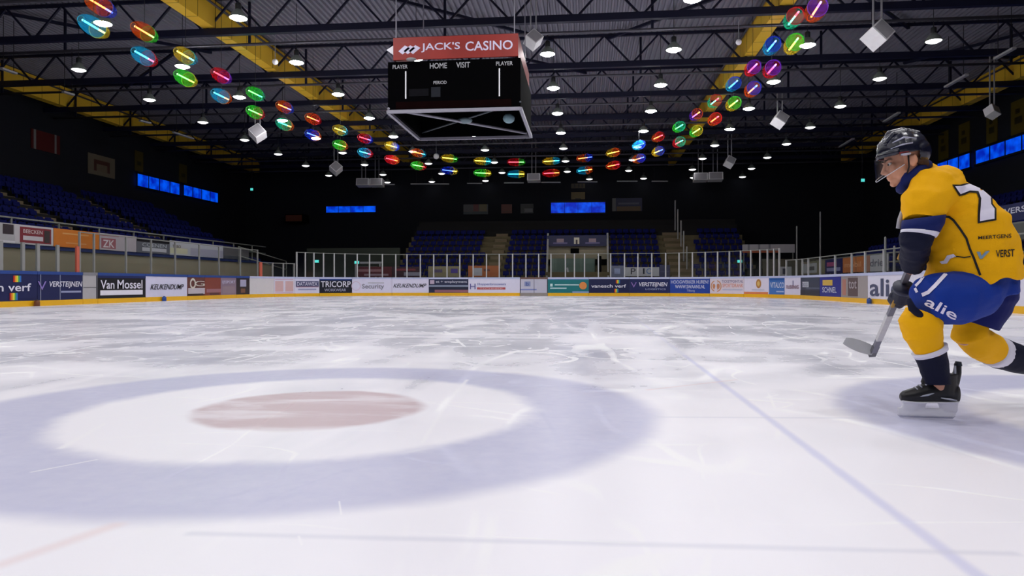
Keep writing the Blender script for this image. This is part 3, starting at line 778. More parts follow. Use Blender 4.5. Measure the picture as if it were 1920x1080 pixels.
b = Board(1990, 2400, (214, 212, 226), 'white board outside the right picture edge', lavm)
b = Board(2400, 2400, (214, 212, 226), 'blank white board beside and behind the camera on the right', lavm, s1=STOT)
b = Board(-330, -330, (206, 206, 218), 'blank pale board beside and behind the camera on the left', bluecap, s0=0.0)
# small blue and brown blocks standing at the boards
for u, col, lab in ((63, (120, 70, 40), 'small brown block at the foot of the left boards'), (303, (40, 80, 160), 'small blue block at the foot of the left boards'), (1636, (50, 80, 150), 'small blue block at the foot of the right boards')):
    s = s_of(u); p, nn = path(s); q = p + nn * 0.125
    t = thing('marker_block', lab, 'marker', (q.x, q.y, 0), 'marker blocks at the boards')
    M().loft([(Vector((q.x, q.y, 0.0)), Vector((0.09, 0, 0)), Vector((0, 0.09, 0))), (Vector((q.x, q.y, 0.16)), Vector((0.09, 0, 0)), Vector((0, 0.09, 0))), (Vector((q.x, q.y, 0.2)), Vector((0.06, 0, 0)), Vector((0, 0.06, 0)))], 12).build('body', paint(*col), t, True)
    M().loft([(Vector((q.x, q.y, 0.2)), Vector((0.04, 0, 0)), Vector((0, 0.04, 0))), (Vector((q.x, q.y, 0.23)), Vector((0.03, 0, 0)), Vector((0, 0.03, 0)))], 10).build('cap', paint(60, 60, 70), t, True)

# ---------------------------------------------------------------- protective glass
def glass_mat():
    m = bpy.data.materials.new('rink_glass'); m.use_nodes = True
    nt = m.node_tree; nt.nodes.clear()
    out = nt.nodes.new('ShaderNodeOutputMaterial'); mx = nt.nodes.new('ShaderNodeMixShader')
    mx.inputs[0].default_value = 0.05
    tr = nt.nodes.new('ShaderNodeBsdfTransparent'); tr.inputs[0].default_value = (0.97, 0.985, 0.98, 1)
    gl = nt.nodes.new('ShaderNodeBsdfGlossy'); gl.inputs['Roughness'].default_value = 0.08; gl.inputs[0].default_value = (0.8, 0.85, 0.85, 1)
    nt.links.new(tr.outputs[0], mx.inputs[1]); nt.links.new(gl.outputs[0], mx.inputs[2]); nt.links.new(mx.outputs[0], out.inputs[0])
    return m
GLASS = glass_mat()
postm = mat('white_post', srgb(178, 178, 178), 0.45, var=0.06)
greypost = mat('grey_post', srgb(140, 140, 138), 0.45, var=0.06)
redpost = mat('coral_post', srgb(196, 96, 76), 0.45)
railm = mat('glass_rail', srgb(120, 122, 116), 0.5)
def glass_screen(label, us, zt, w=0.07, pm=postm, rail=True, special={}):
    ss = [s_of(u) for u in us]
    p0 = path(ss[len(ss) // 2])[0]
    t = thing('glass_screen', label, 'glass screen', (p0.x, p0.y, TOPZ), 'glass screens on the boards')
    for i, s in enumerate(ss):
        p, nn = path(s); q = p - nn * 0.045
        ww = special.get(us[i], (w, pm))
        tx = Vector((nn.y, -nn.x, 0))
        M().obox((q.x, q.y, (TOPZ + zt) / 2), tx * ww[0] / 2, nn * 0.035, UP * (zt - TOPZ) / 2).build('post', ww[1], t)
    for s0, s1 in zip(ss, ss[1:]):
        ribbon(s0 + w / 2 + 0.005, s1 - w / 2 - 0.005, TOPZ, zt - (0.05 if rail else 0.02), 0.04, 0.05).build('pane', GLASS, t)
        if rail: ribbon(s0, s1, zt - 0.04, zt, 0.02, 0.07).build('top_rail', railm, t)
glass_screen('low glass screen at the players bench on the left', [-60, 2, 45, 73, 110, 147], 2.16, 0.12, greypost, False, {147: (0.14, redpost), 2: (0.2, greypost)})
glass_screen('glass screen with thin posts along the left long side', [151, 178, 238, 285, 330, 375, 412, 452, 484], 2.72, 0.05, greypost)
glass_screen('low glass section in the left corner', [490, 512, 532, 552], 2.02, 0.08, greypost, True, {490: (0.2, redpost)})
far_us = [557, 573, 589, 607, 627, 647, 670, 693, 717, 742, 763, 788, 813, 838, 862, 887, 912, 936, 961, 986, 1010, 1033, 1060, 1077, 1096, 1122, 1145, 1171, 1196, 1222, 1248, 1273, 1298, 1322, 1345, 1367, 1388, 1407, 1424, 1438, 1450, 1460]
glass_screen('long glass screen with white posts across the far end', far_us, 2.72, 0.075)
glass_screen('low glass screen along the right boards', [1473, 1492, 1503, 1514, 1536, 1564, 1595, 1620, 1655, 1700, 1760, 1830, 1905, 1990], 2.06, 0.07, postm)
# tall thin net poles
for i, (u, v0, v1, Y) in enumerate(((1494, 425, 522, 46.8), (1538, 398, 510, 46.0), (1660, 446, 520, 29.5), (1677, 463, 520, 28.5))):
    p = at(u, v1, Y); q = at(u, v0, Y)
    tag(M().tube([(p.x, p.y, 0), (p.x, p.y, q.z), (p.x, p.y, q.z + 0.05)], [0.05, 0.045, 0.02], 8).build('net_pole', greypost), 'thin grey pole behind the right boards, %s from the left' % ordn[i], 'pole', 'poles behind the right boards')

# ---------------------------------------------------------------- stands
stepm = mat('stand_concrete', srgb(92, 83, 60), 0.9, var=0.2, scale=1.2)
wallb = mat('beige_stand_wall', srgb(136, 128, 108), 0.85, var=0.12, scale=0.8)
seatm = mat('blue_seat_plastic', srgb(14, 20, 80), 0.75, var=0.12, spec=0.1)
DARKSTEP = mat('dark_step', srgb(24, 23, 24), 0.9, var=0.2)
LROW = [(-21.75 - 0.85 * i, 2.0 + 0.42 * i) for i in range(10)]
m = M(); m.box(-31, -21.5, 10, 46.5, -0.02, 2.0)
for i in range(1, 10): m.box(-31, LROW[i][0] + 0.3, 10, 46.5, LROW[i - 1][1] + 0.001, LROW[i][1])
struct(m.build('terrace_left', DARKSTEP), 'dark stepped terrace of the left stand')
RROW = [(13.9 + 0.85 * i, 1.2 + 0.42 * i) for i in range(10)]
m = M(); m.box(13.6, 23, 2, 44, -0.02, 1.2)
for i in range(1, 10): m.box(RROW[i][0] - 0.3, 23, 2, 44, RROW[i - 1][1] + 0.001, RROW[i][1])
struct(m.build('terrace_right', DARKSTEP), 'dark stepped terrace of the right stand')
EROW = [(48.4 + 0.85 * i, 1.12 + 0.47 * i) for i in range(12)]
m = M(); m.box(-13.5, 11.5, 47.9, 62, -0.02, 1.12)
for i in range(1, 8): m.box(-13.5, 11.5, EROW[i][0] - 0.3, 62, EROW[i - 1][1] + 0.001, EROW[i][1])
struct(m.build('terrace_back', stepm), 'stepped concrete terrace of the far stand')
m = M()
for i in range(8, 11): m.box(-13.5, 11.5, EROW[i][0] - 0.3, 62, EROW[i - 1][1] + 0.001, EROW[i][1])
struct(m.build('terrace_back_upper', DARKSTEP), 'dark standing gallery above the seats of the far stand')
struct(M().box(-21.5, -21.3, 10, 46.5, -0.02, 2.12).build('wall_stand_left', wallb), 'beige front wall below the left stand')
struct(M().box(-21.55, -21.22, 10, 46.5, 2.12, 2.26).build('trim_1', mat('navy_trim', srgb(24, 40, 92), 0.5)), 'navy edge strip under the left banners')
struct(M().box(13.4, 13.6, 2, 44, -0.02, 1.25).build('wall_stand_right', wallb), 'beige front wall below the right stand')

# one moulded seat, facing -y
sm = M()   # tipped-up pan, back shell, bracket
sm.loft([(Vector((0, 0.06, 0.25)), Vector((0.19, 0, 0)), Vector((0, 0.02, 0))), (Vector((0, 0.07, 0.36)), Vector((0.205, 0, 0)), Vector((0, 0.03, 0))), (Vector((0, 0.09, 0.46)), Vector((0.19, 0, 0)), Vector((0, 0.02, 0)))], 8)
sm.loft([(Vector((0, 0.16, 0.24)), Vector((0.20, 0, 0)), Vector((0, 0.025, 0))), (Vector((0, 0.19, 0.40)), Vector((0.215, 0, 0)), Vector((0, 0.025, 0))), (Vector((0, 0.21, 0.54)), Vector((0.19, 0, 0)), Vector((0, 0.02, 0)))], 8)
sm.box(-0.04, 0.04, 0.08, 0.16, 0.0, 0.28)
seat_me = sm.mesh('stand_seat'); seat_me.materials.append(seatm)
seats = []
AISLE_U = [(905, 940), (1252, 1304), (1022, 1142)]
def free(p, i):
    u = proj(p)[0]
    return not any(a < u < b for a, b in (AISLE_U if i < 4 else AISLE_U[:2])) and not (i < 8 and any(abs(p.x - (at_y(a, 500, 49).x + at_y(b, 500, 49).x) / 2) < (at_y(b, 500, 49).x - at_y(a, 500, 49).x) / 2 + 0.3 for a, b in ((912, 936), (1258, 1298))))
for i in range(8):
    x = -13.0
    while x < 11.2:
        p = Vector((x, EROW[i][0], EROW[i][1]))
        if free(p, i) and not (proj(p)[0] < 700 and i < 3): seats.append((p, 0.0, 'e', i))
        x += 0.5
for i in range(10):
    y = 10.6
    while y < 46:
        if not any(abs(y - a) < 0.7 for a in (24.2, 31.0, 38.0)):
            seats.append((Vector((LROW[i][0], y, LROW[i][1])), math.pi / 2, 'l', i))
        y += 0.5
    y = 3.0
    while y < 43.8:
        if not any(abs(y - a) < 0.7 for a in (16.5, 26.0, 35.5)):
            seats.append((Vector((RROW[i][0], y, RROW[i][1])), -math.pi / 2, 'r', i))
        y += 0.5
def rank(s):
    u, v, zc = proj(s[0] + Vector((0, 0, 0.6)))
    hidden = not (-10 < u < 1930 and 0 < v < 1080) or (s[2] == 'r' and u > 1665) or (s[2] == 'l' and s[3] == 0)
    return (1 if hidden else 0, zc + (0 if s[2] == 'e' else 6 + 2.0 * s[3]) + (0 if s[2] != 'e' else 1.0 * s[3]))
seats.sort(key=rank)
SLAB = {'e': 'blue plastic seat of the far stand', 'l': 'dark blue seat of the left stand', 'r': 'dark blue seat of the right stand'}
SGRP = {'e': 'seats of the far stand', 'l': 'seats of the left stand', 'r': 'seats of the right stand'}
rows = {}
for q in seats[:300]: rows.setdefault((q[2], q[3]), []).append(q)
for (k, i), qs in rows.items():
    qs.sort(key=lambda q: proj(q[0])[0])
    for j, (p, rz, _, _) in enumerate(qs):
        o = put('stand_seat', seat_me); o.location = p; o.rotation_euler = (0, 0, rz)
        tag(o, SLAB[k] + ', %s row up, %s from the left' % (nth(i + 1), nth(j + 1)), 'seat', SGRP[k])
for k in 'elr':
    m = M()
    for p, rz, kk, i in seats[300:]:
        if kk != k: continue
        R = Matrix.Rotation(rz, 3, 'Z')
        m.add([p + R @ v for v in sm.v], sm.f)
    if m.v:
        o = m.build('seat_rows', seatm)
        tag(o, {'e': 'further blue seats high up in the far stand', 'l': 'further dark blue seats filling the left stand', 'r': 'further dark blue seats filling the right stand'}[k], 'seats', None, 'stuff')

# stairs between the seat blocks
stairm = mat('stair_concrete', srgb(112, 99, 78), 0.9, var=0.15)
def stairs(label, f, n):
    t = None
    for i in range(n):
        b = f(i)
        if t is None: t = thing('aisle_stairs', label, 'stairs', ((b[0] + b[1]) / 2, (b[2] + b[3]) / 2, b[4]), 'aisle stairs of the stands')
        M().box(*b).build('step', stairm, t)
def estairs(u0, u1, lab):
    xa, xb = at_y(u0, 500, 49).x, at_y(u1, 500, 49).x
    stairs(lab, lambda i: (xa, xb, EROW[i // 2][0] - 0.3 + 0.42 * (i % 2), EROW[i // 2][0] + 0.12 + 0.42 * (i % 2), EROW[i // 2][1] + 0.002, EROW[i // 2][1] + 0.02 + 0.23 * (i % 2)), 16)
estairs(912, 936, 'narrow pale stairs left of the navy sign in the far stand')
estairs(1258, 1298, 'wider pale stairs right of the far stand with standing rail posts')
for lab, ys, ROW, sg in (('stairs in the left stand, nearest the left edge', 24.2, LROW, -1), ('stairs in the left stand, middle ones', 31.0, LROW, -1), ('stairs in the left stand towards the corner', 38.0, LROW, -1), ('stairs in the right stand towards the corner', 35.5, RROW, 1)):
    def f(i, ys=ys, ROW=ROW, sg=sg):
        x = ROW[i // 2][0] - sg * 0.3 + sg * 0.42 * (i % 2); x2 = x + sg * 0.42
        return (min(x, x2), max(x, x2), ys - 0.55, ys + 0.55, ROW[i // 2][1] + 0.002, ROW[i // 2][1] + 0.02 + 0.2 * (i % 2))
    stairs(lab, f, 18)
# rail posts climbing beside the right stairs
for i, (u, v0, v1, Y) in enumerate(((1288, 463, 505, 49.2), (1282, 434, 490, 50.5), (1277, 414, 462, 51.8), (1271, 393, 448, 53.0), (1266, 376, 432, 54.2))):
    a, b_ = at_y(u, v1, Y), at_y(u, v0, Y)
    q = M().tube([a, b_, b_ + UP * 0.04], [0.05, 0.05, 0.02], 8).build('rail_post', greypost)
    tag(q, 'slim grey post beside the right stairs, %s from the bottom' % ordn[i], 'post', 'rail posts by the right stairs')
# front handrails
def handrail(label, pts, zs, posts):
    t = thing('handrail', label, 'handrail', pts[0])
    for z in zs:
        M().tube([p + UP * z for p in pts], 0.035, 8).build('rail', railm, t, True)
    for p in posts:
        M().bar(p, p + UP * zs[-1], 0.05).build('post', railm, t)
yy = [10 + 2.4 * k for k in range(15)]
handrail('dull metal handrail on top of the left stand wall', [Vector((-21.35, 10, 2.26)), Vector((-21.35, 45.5, 2.26))], (0.55, 0.98), [Vector((-21.35, y, 2.26)) for y in yy])
handrail('dull metal handrail on the right stand wall', [Vector((13.5, 3, 1.25)), Vector((13.5, 43.5, 1.25))], (0.5, 0.9), [Vector((13.5, y + 3 - 10 + 0.2, 1.25)) for y in [10 + 2.7 * k for k in range(15)]])
handrail('sloping handrail at the corner end of the left stand', [Vector((-21.2, 41.5, 2.0)), Vector((-20.2, 46.2, 1.25))], (0.5, 1.05), [Vector((-21.2, 41.5, 2.0)), Vector((-20.2, 46.2, 1.25))])

# ---------------------------------------------------------------- banners and signs
def banner(label, P0, P1, z0, z1, col, blocks=(), words=(), nrm=None, cat='banner', name='sponsor_banner', grp='banners on the stand fronts', poles=False):
    """flat cloth or sheet between two points; blocks (a0,a1,b0,b1,rgb), words (w,a0,a1,b0,b1,rgb)"""
    P0, P1 = Vector((P0[0], P0[1], 0)), Vector((P1[0], P1[1], 0))
    d = P1 - P0; n = Vector((d.y, -d.x, 0)).normalized()
    if n.dot(-P0) < 0: n = -n
    t = thing(name, label, cat, ((P0.x + P1.x) / 2, (P0.y + P1.y) / 2, z0), grp)
    def f(off):
        return lambda a, b: P0 + d * a + n * off + UP * (z0 + (z1 - z0) * b)
    g = f(0.0); L = d.length
    c = g(0.5, 0.5)
    sheet = M().obox(c, d / 2, n * 0.02, UP * (z1 - z0) / 2).build('sheet', paint(*col), t)
    if poles:
        for a in (0.03, 0.97): M().bar(P0 + d * a - n * 0.04, P0 + d * a - n * 0.04 + UP * z1, 0.05).build('pole', railm, t)
    for k, (a0, a1, b0, b1, rgb) in enumerate(blocks):
        h = f(0.023 + 0.003 * k)
        M().add([h(a0, b0), h(a1, b0), h(a1, b1), h(a0, b1)], [(0, 1, 2, 3)]).build('printed_block', paint(*rgb), sheet)
    for w_, a0, a1, b0, b1, rgb in words:
        h = f(0.024 + 0.003 * len(blocks))
        letters(sheet, w_, paint(*rgb), lambda a, b: h(a0 + (a1 - a0) * a, b0 + (b1 - b0) * b))
    return t
def lban(u0, u1, lab, col, blocks=(), words=()):
    a, b_ = at_x(u0, 500, -21.2), at_x(u1, 500, -21.2)
    banner(lab, a, b_, 2.27, 3.0, col, blocks, words)
lban(-60, 27, 'white and grey banner with dark corner at the left edge', (170, 168, 172), [(0.72, 0.97, 0.45, 0.95, (50, 40, 46)), (0, 1, 0.0, 0.12, (200, 198, 204))])
lban(27, 99, 'white banner with a dark red framed box, left stand', (186, 182, 186), [(0.12, 0.94, 0.08, 0.9, (122, 40, 50)), (0.2, 0.72, 0.22, 0.45, (190, 184, 190)), (0.75, 0.9, 0.15, 0.8, (60, 50, 50))], [('BEECKEN', 0.2, 0.7, 0.58, 0.78, (200, 180, 180))])
lban(100, 185, 'orange banner on the left stand', (196, 112, 34), [(0.18, 0.75, 0.72, 0.80, (210, 150, 90)), (0.25, 0.7, 0.2, 0.28, (206, 140, 80))])
lban(186, 255, 'white banner with dark red letters, left stand', (170, 162, 168), [(0.04, 0.42, 0.1, 0.72, (150, 90, 98)), (0.0, 0.5, 0.86, 0.95, (150, 60, 70))], [('ZK', 0.08, 0.38, 0.16, 0.62, (206, 196, 200))])
lban(256, 317, 'black and white banner in the middle of the left stand', (96, 96, 104), [(0.0, 1.0, 0.72, 1.0, (20, 16, 20)), (0.15, 0.9, 0.12, 0.36, (180, 178, 186))], [('COENEN', 0.15, 0.9, 0.42, 0.66, (170, 172, 180))])
lban(318, 418, 'long pale banner at the corner end of the left stand', (176, 176, 184), [(0.0, 0.3, 0.1, 0.5, (190, 186, 160)), (0.35, 1.0, 0.05, 0.6, (156, 154, 170))], [('THEO', 0.04, 0.18, 0.5, 0.72, (120, 110, 90))])
lban(419, 466, 'dull grey mesh banner next to the pale one', (92, 90, 92), [(0.0, 1.0, 0.0, 0.25, (70, 72, 78))])
def rban(u0, u1, lab, col, blocks=(), words=(), z0=1.35, z1=2.12, poles=False):
    a, b_ = at_x(u0, 500, 13.443), at_x(u1, 500, 13.443)
    banner(lab, a, b_, z0, z1, col, blocks, words, poles=poles)
rban(1502, 1547, 'pale framed banner on the right stand', (120, 116, 96), [(0.1, 0.7, 0.1, 0.85, (168, 168, 172)), (0.3, 0.6, 0.3, 0.6, (90, 90, 90))])
rban(1548, 1580, 'navy and pink banner on the right stand', (34, 34, 84), [(0.1, 0.7, 0.5, 0.8, (150, 70, 110)), (0.1, 0.9, 0.15, 0.4, (130, 130, 170))])
rban(1581, 1620, 'orange-brown banner on the right stand', (176, 104, 52), [(0.62, 0.68, 0, 1, (140, 90, 60))], [('mobil', 0.1, 0.9, 0.35, 0.7, (206, 150, 110))])
rban(1622, 1666, 'pale banner with grey letters on the right stand', (160, 160, 164), [(0.0, 0.25, 0, 1, (150, 110, 90))], [('dries', 0.25, 0.95, 0.3, 0.75, (104, 106, 116))])
rban(1870, 2010, 'navy banner with slanted white letters at the right edge', (18, 26, 74), [(0.0, 0.10, 0.3, 0.8, (120, 100, 160))], [('VERSTEIJNEN', 0.12, 0.95, 0.34, 0.78, (190, 192, 206))], 2.75, 3.3)
rban(1880, 2010, 'plain grey sheet below the navy banner at the right edge', (84, 86, 84), [(0, 1, 0.9, 1, (110, 112, 110))], (), 2.15, 2.7)
def eban(u0, u1, v0, v1, Y, lab, col, blocks=(), words=(), **k):
    a, b_ = at_y(u0, v1, Y), at_y(u1, v0, Y)
    banner(lab, a, (b_.x, Y, 0), min(a.z, b_.z), max(a.z, b_.z), col, blocks, words, **k)
eban(670, 735, 500, 519, 47.879, 'dark red and white banner at the foot of the far stand', (92, 40, 48), [(0.2, 0.9, 0.1, 0.3, (150, 130, 140)), (0.0, 0.7, 0.5, 0.75, (150, 110, 116))])
eban(736, 790, 500, 519, 47.879, 'dark banner with a pale wedge at the foot of the far stand', (60, 36, 48), [(0.4, 1.0, 0.1, 0.45, (140, 140, 156)), (0.1, 0.8, 0.6, 0.8, (126, 56, 64))])
eban(803, 862, 499, 519, 47.879, 'cream banner with violet marks at the foot of the far stand', (136, 126, 98), [(0.2, 0.45, 0.4, 0.7, (90, 80, 110)), (0.72, 0.94, 0.35, 0.75, (80, 64, 140))])
eban(878, 936, 498, 519, 47.879, 'orange banner with white figure at the foot of the narrow stairs', (168, 96, 56), [(0.18, 0.45, 0.1, 0.8, (170, 170, 180)), (0.5, 0.7, 0.5, 0.7, (110, 66, 56))])
eban(1146, 1170, 498, 519, 47.879, 'small grey-blue sign left of the white lettered one', (112, 116, 140), [(0.25, 0.7, 0.25, 0.75, (150, 160, 196))])
eban(1171, 1236, 501, 518, 47.879, 'white sign with three spaced letters in the far stand', (178, 178, 184), (), [('P', 0.18, 0.32, 0.22, 0.88, (40, 42, 54)), ('I', 0.53, 0.58, 0.25, 0.88, (40, 42, 54)), ('O', 0.63, 0.80, 0.26, 0.88, (70, 110, 170))])
eban(1237, 1256, 497, 519, 47.879, 'plain slate sheet right of the white lettered sign', (70, 70, 100), [(0.1, 0.9, 0.4, 0.5, (84, 84, 118))])
eban(1026, 1138, 441, 462, 50.35, 'navy sign with three pale emblems above the players entrance', (20, 24, 66), [(0.10, 0.34, 0.22, 0.36, (96, 90, 130)), (0.16, 0.28, 0.36, 0.70, (140, 120, 130)), (0.45, 0.54, 0.2, 0.8, (196, 190, 170)), (0.64, 0.88, 0.22, 0.36, (96, 90, 130)), (0.70, 0.82, 0.36, 0.70, (140, 120, 130)), (0.48, 0.51, 0.2, 0.6, (60, 50, 60))], cat='sign', name='entrance_sign')
eban(1392, 1490, 458, 474, 48.5, 'white and orange striped flag sheet in the right corner', (150, 146, 150), [(0.0, 0.7, 0.0, 0.25, (150, 78, 52)), (0.1, 0.14, 0.3, 1, (110, 108, 116)), (0.3, 0.34, 0.3, 1, (110, 108, 116)), (0.5, 0.54, 0.3, 1, (110, 108, 116))], poles=True)
eban(1460, 1484, 500, 517, 46.9, 'white sheet with dark oval behind the corner glass', (164, 164, 168), [(0.3, 0.65, 0.15, 0.8, (70, 70, 84))], poles=True)
eban(869, 915, 383, 402, 61.97, 'shade-darkened poster of red and cream patches on the back wall', (66, 64, 69), [(0.4, 0.62, 0.3, 1, (90, 36, 36)), (0.65, 0.95, 0.3, 1, (96, 84, 60)), (0.0, 1, 0.0, 0.25, (36, 50, 57))], grp='posters high on the back wall')  # from here on, poster and pennant colours are darkened to paint in shade
eban(940, 960, 383, 400, 61.97, 'small brick-red poster on the back wall', (90, 33, 20), [(0.1, 0.9, 0.1, 0.2, (66, 30, 24))], grp='posters high on the back wall')
eban(976, 1000, 382, 400, 61.97, 'dark poster with a pale oval left of the blue window', (26, 26, 33), [(0.3, 0.95, 0.1, 0.5, (84, 84, 87))], grp='posters high on the back wall')
eban(1148, 1204, 371, 396, 61.97, 'navy and gold poster right of the blue window', (20, 25, 66), [(0.0, 0.12, 0, 1, (90, 90, 90)), (0.15, 0.95, 0.0, 0.35, (90, 66, 30)), (0.2, 0.9, 0.5, 0.65, (72, 74, 96))], grp='posters high on the back wall')
eban(1071, 1097, 344, 353, 61.97, 'gold lettered strip above the far blue window', (54, 44, 18), [(0.2, 0.3, 0.1, 0.9, (24, 20, 14)), (0.5, 0.6, 0.1, 0.9, (24, 20, 14)), (0.75, 0.85, 0.1, 0.9, (24, 20, 14))], grp='posters high on the back wall')
eban(1071, 1097, 360, 374, 61.97, 'plain gold hanging cloth above the far blue window', (90, 73, 24), [(0.3, 0.7, 0.0, 0.15, (36, 30, 18))], grp='posters high on the back wall')
a, b_ = at_x(165, 315, -30.97), at_x(215, 330, -30.97)
banner('cream poster with a brown arch on the left wall', a, b_, 7.7, 9.0, (102, 94, 78), [(0.2, 0.8, 0.2, 0.75, (72, 42, 33)), (0.3, 0.7, 0.2, 0.55, (102, 90, 72))], grp='posters on the side walls')
a, b_ = at_x(58, 290, -30.97), at_x(112, 300, -30.97)
banner('dark red and white flag on the left wall', a, b_, 8.4, 9.5, (72, 14, 12), [(0.08, 0.16, 0, 1, (114, 111, 111)), (0.8, 0.87, 0, 1, (114, 111, 111))], grp='posters on the side walls')
for i, (u0, u1) in enumerate(((1760, 1778), (1798, 1818), (1850, 1870), (1896, 1925))):
    a, b_ = at_x(u0, 250, 22.97), at_x(u1, 250, 22.97)
    banner('dull yellow hanging pennant above the right windows, %s from the left' % ordn[i], a, b_, 8.8, 10.6, (84, 72, 14), [(0.25, 0.75, 0.3, 0.5, (36, 31, 9)), (0.3, 0.6, 0.6, 0.75, (36, 31, 9))], cat='pennant', name='pennant', grp='yellow pennants on the right wall')
for i, (u0, u1) in enumerate(((253, 268), (336, 350))):
    a, b_ = at_x(u0, 300, -30.97), at_x(u1, 300, -30.97)
    banner('dull yellow pennant above the left windows, %s from the left' % ordn[i], a, b_, 8.6, 10.0, (72, 62, 18), [(0.25, 0.75, 0.3, 0.5, (36, 31, 9))], cat='pennant', name='pennant', grp='yellow pennants on the left wall')

# ---------------------------------------------------------------- lit blue lounge windows
def blue_mat():
    m = bpy.data.materials.new('blue_lit_pane'); m.use_nodes = True
    nt = m.node_tree; E.nt = nt; bs = nt.nodes['Principled BSDF']
    tc = nt.nodes.new('ShaderNodeTexCoord')
    n = noise_tex(tc.outputs['Object'], 1.4, 2)
    c = mixc(n.step(0.3, 0.7), (0.0, 0.012, 0.42), (0.0, 0.10, 0.92))
    bs.inputs['Base Color'].default_value = (0.0, 0.01, 0.05, 1)
    nt.links.new(c.s, bs.inputs['Emission Color']); bs.inputs['Emission Strength'].default_value = 1.0
    m.cycles.emission_sampling = 'NONE'
    return m
bluem = blue_mat()
winframe = mat('window_frame_dark', srgb(12, 14, 24), 0.6)
nwin = [0]
def window(P0, P1, z0, z1, panes):
    nwin[0] += 1
    P0, P1 = Vector((P0.x, P0.y, 0)), Vector((P1.x, P1.y, 0)); d = P1 - P0; n = Vector((d.y, -d.x, 0)).normalized()
    if n.dot(-P0) < 0: n = -n
    t = thing('window_%d' % nwin[0], 'strip of lit blue lounge window, number %d round the hall' % nwin[0], 'window', (P0 + P1) / 2 + UP * z0); t['kind'] = 'structure'
    for k in range(panes):
        c = P0 + d * (k + 0.5) / panes + UP * (z0 + z1) / 2 + n * 0.05
        M().obox(c, d / panes * 0.49, n * 0.02, UP * (z1 - z0) / 2).build('pane', bluem, t)
    for z in (z0 - 0.06, z1 + 0.06):
        M().obox((P0 + P1) / 2 + UP * z + n * 0.08, d * 0.505, n * 0.07, UP * 0.06).build('frame', winframe, t)
    for k in range(panes + 1):
        M().obox(P0 + d * k / panes + UP * (z0 + z1) / 2 + n * 0.08, d.normalized() * 0.012, n * 0.04, UP * (z1 - z0) / 2).build('mullion', winframe, t)
window(at_x(255, 330, -30.9), at_x(335, 345, -30.9), 7.55, 8.4, 4)
window(at_x(342, 350, -30.9), at_x(407, 365, -30.9), 7.6, 8.4, 4)
window(at_y(612, 390, 61.9), at_y(705, 390, 61.9), 7.2, 7.75, 4)
window(at_y(1033, 390, 61.9), at_y(1135, 390, 61.9), 6.95, 7.85, 4)
window(at_x(1760, 300, 22.9), at_x(1822, 300, 22.9), 7.75, 8.6, 3)
window(at_x(1832, 290, 22.9), at_x(1990, 250, 22.9), 7.8, 8.6, 5)

# ---------------------------------------------------------------- players' entrance in the far end, exit lights, corner clutter
ent = thing('players_entrance', 'glazed players entrance box below the navy sign', 'entrance', (at_y(1082, 500, 48.4).x, 48.4, 0))
xa, xb = at_y(1024, 500, 48.2).x, at_y(1141, 500, 48.2).x
xc_ = (xa + xb) / 2
for x in (xa, xb): M().bar((x, 48.3, 0), (x, 50.6, 4.35), 0.12).build('side_post', greypost, ent)
M().box(xa, xb, 50.65, 50.75, 0, 3.5).build('back_panel', wallb, ent)
M().box(xa + 0.2, xb - 0.9, 49.7, 49.75, 0, 2.55).build('inner_door', mat('green_grey_door', srgb(96, 112, 104), 0.6, var=0.2, scale=0.8), ent)
M().bar((xc_ - 0.35, 49.05, 0.1), (xc_ - 0.7, 49.05, 1.9), 0.12).build('leaning_board', greyp, ent)
M().box(xc_ - 0.5, xc_ + 0.1, 50.55, 50.64, 2.95, 3.3).build('vent', black, ent)
for x0, x1 in ((xa + 0.5, xc_ - 0.9), (xc_ - 0.8, xc_ + 0.2), (xc_ + 0.3, xb - 0.8)):
    M().box(x0, x1, 49.2, 49.24, 0.1, 2.6).build('door_pane', GLASS, ent)
M().box(xb - 0.75, xb - 0.45, 49.1, 49.25, 0, 2.7).build('door_edge', black, ent)
teal = mat('exit_light', (0.1, 0.6, 0.55), 0.4, emit=(0.12, 0.95, 0.85), estr=0.7)
for i, (u, v, zc, w) in enumerate(((594, 490, 47.5, 0.25), (669, 492, 48.5, 0.3), (1387, 490, 47.5, 0.3), (472, 355, 58.0, 0.2), (1618, 338, 44.0, 0.2))):
    p = at(u, v, zc)
    t = thing('exit_light', ('small teal exit light behind the left corner glass', 'bright teal exit light left of the far stand', 'bright teal exit light in the right corner', 'tiny teal light high in the left back corner', 'tiny teal light high beside the skater')[i], 'exit light', p, 'teal exit lights')
    M().obox(p, RIGHT * w / 2, FWD * 0.03, UP * 0.09).build('lit_face', teal, t)
    M().obox(p + FWD * 0.07, RIGHT * (w / 2 + 0.03), FWD * 0.03, UP * 0.12).build('casing', winframe, t)
    M().bar(p + FWD * 0.1 + UP * 0.12, Vector((p.x, p.y, 0.0 if p.z < 3 else 12.148)) + FWD * 0.1, 0.03).build('drop_rod', wire, t)
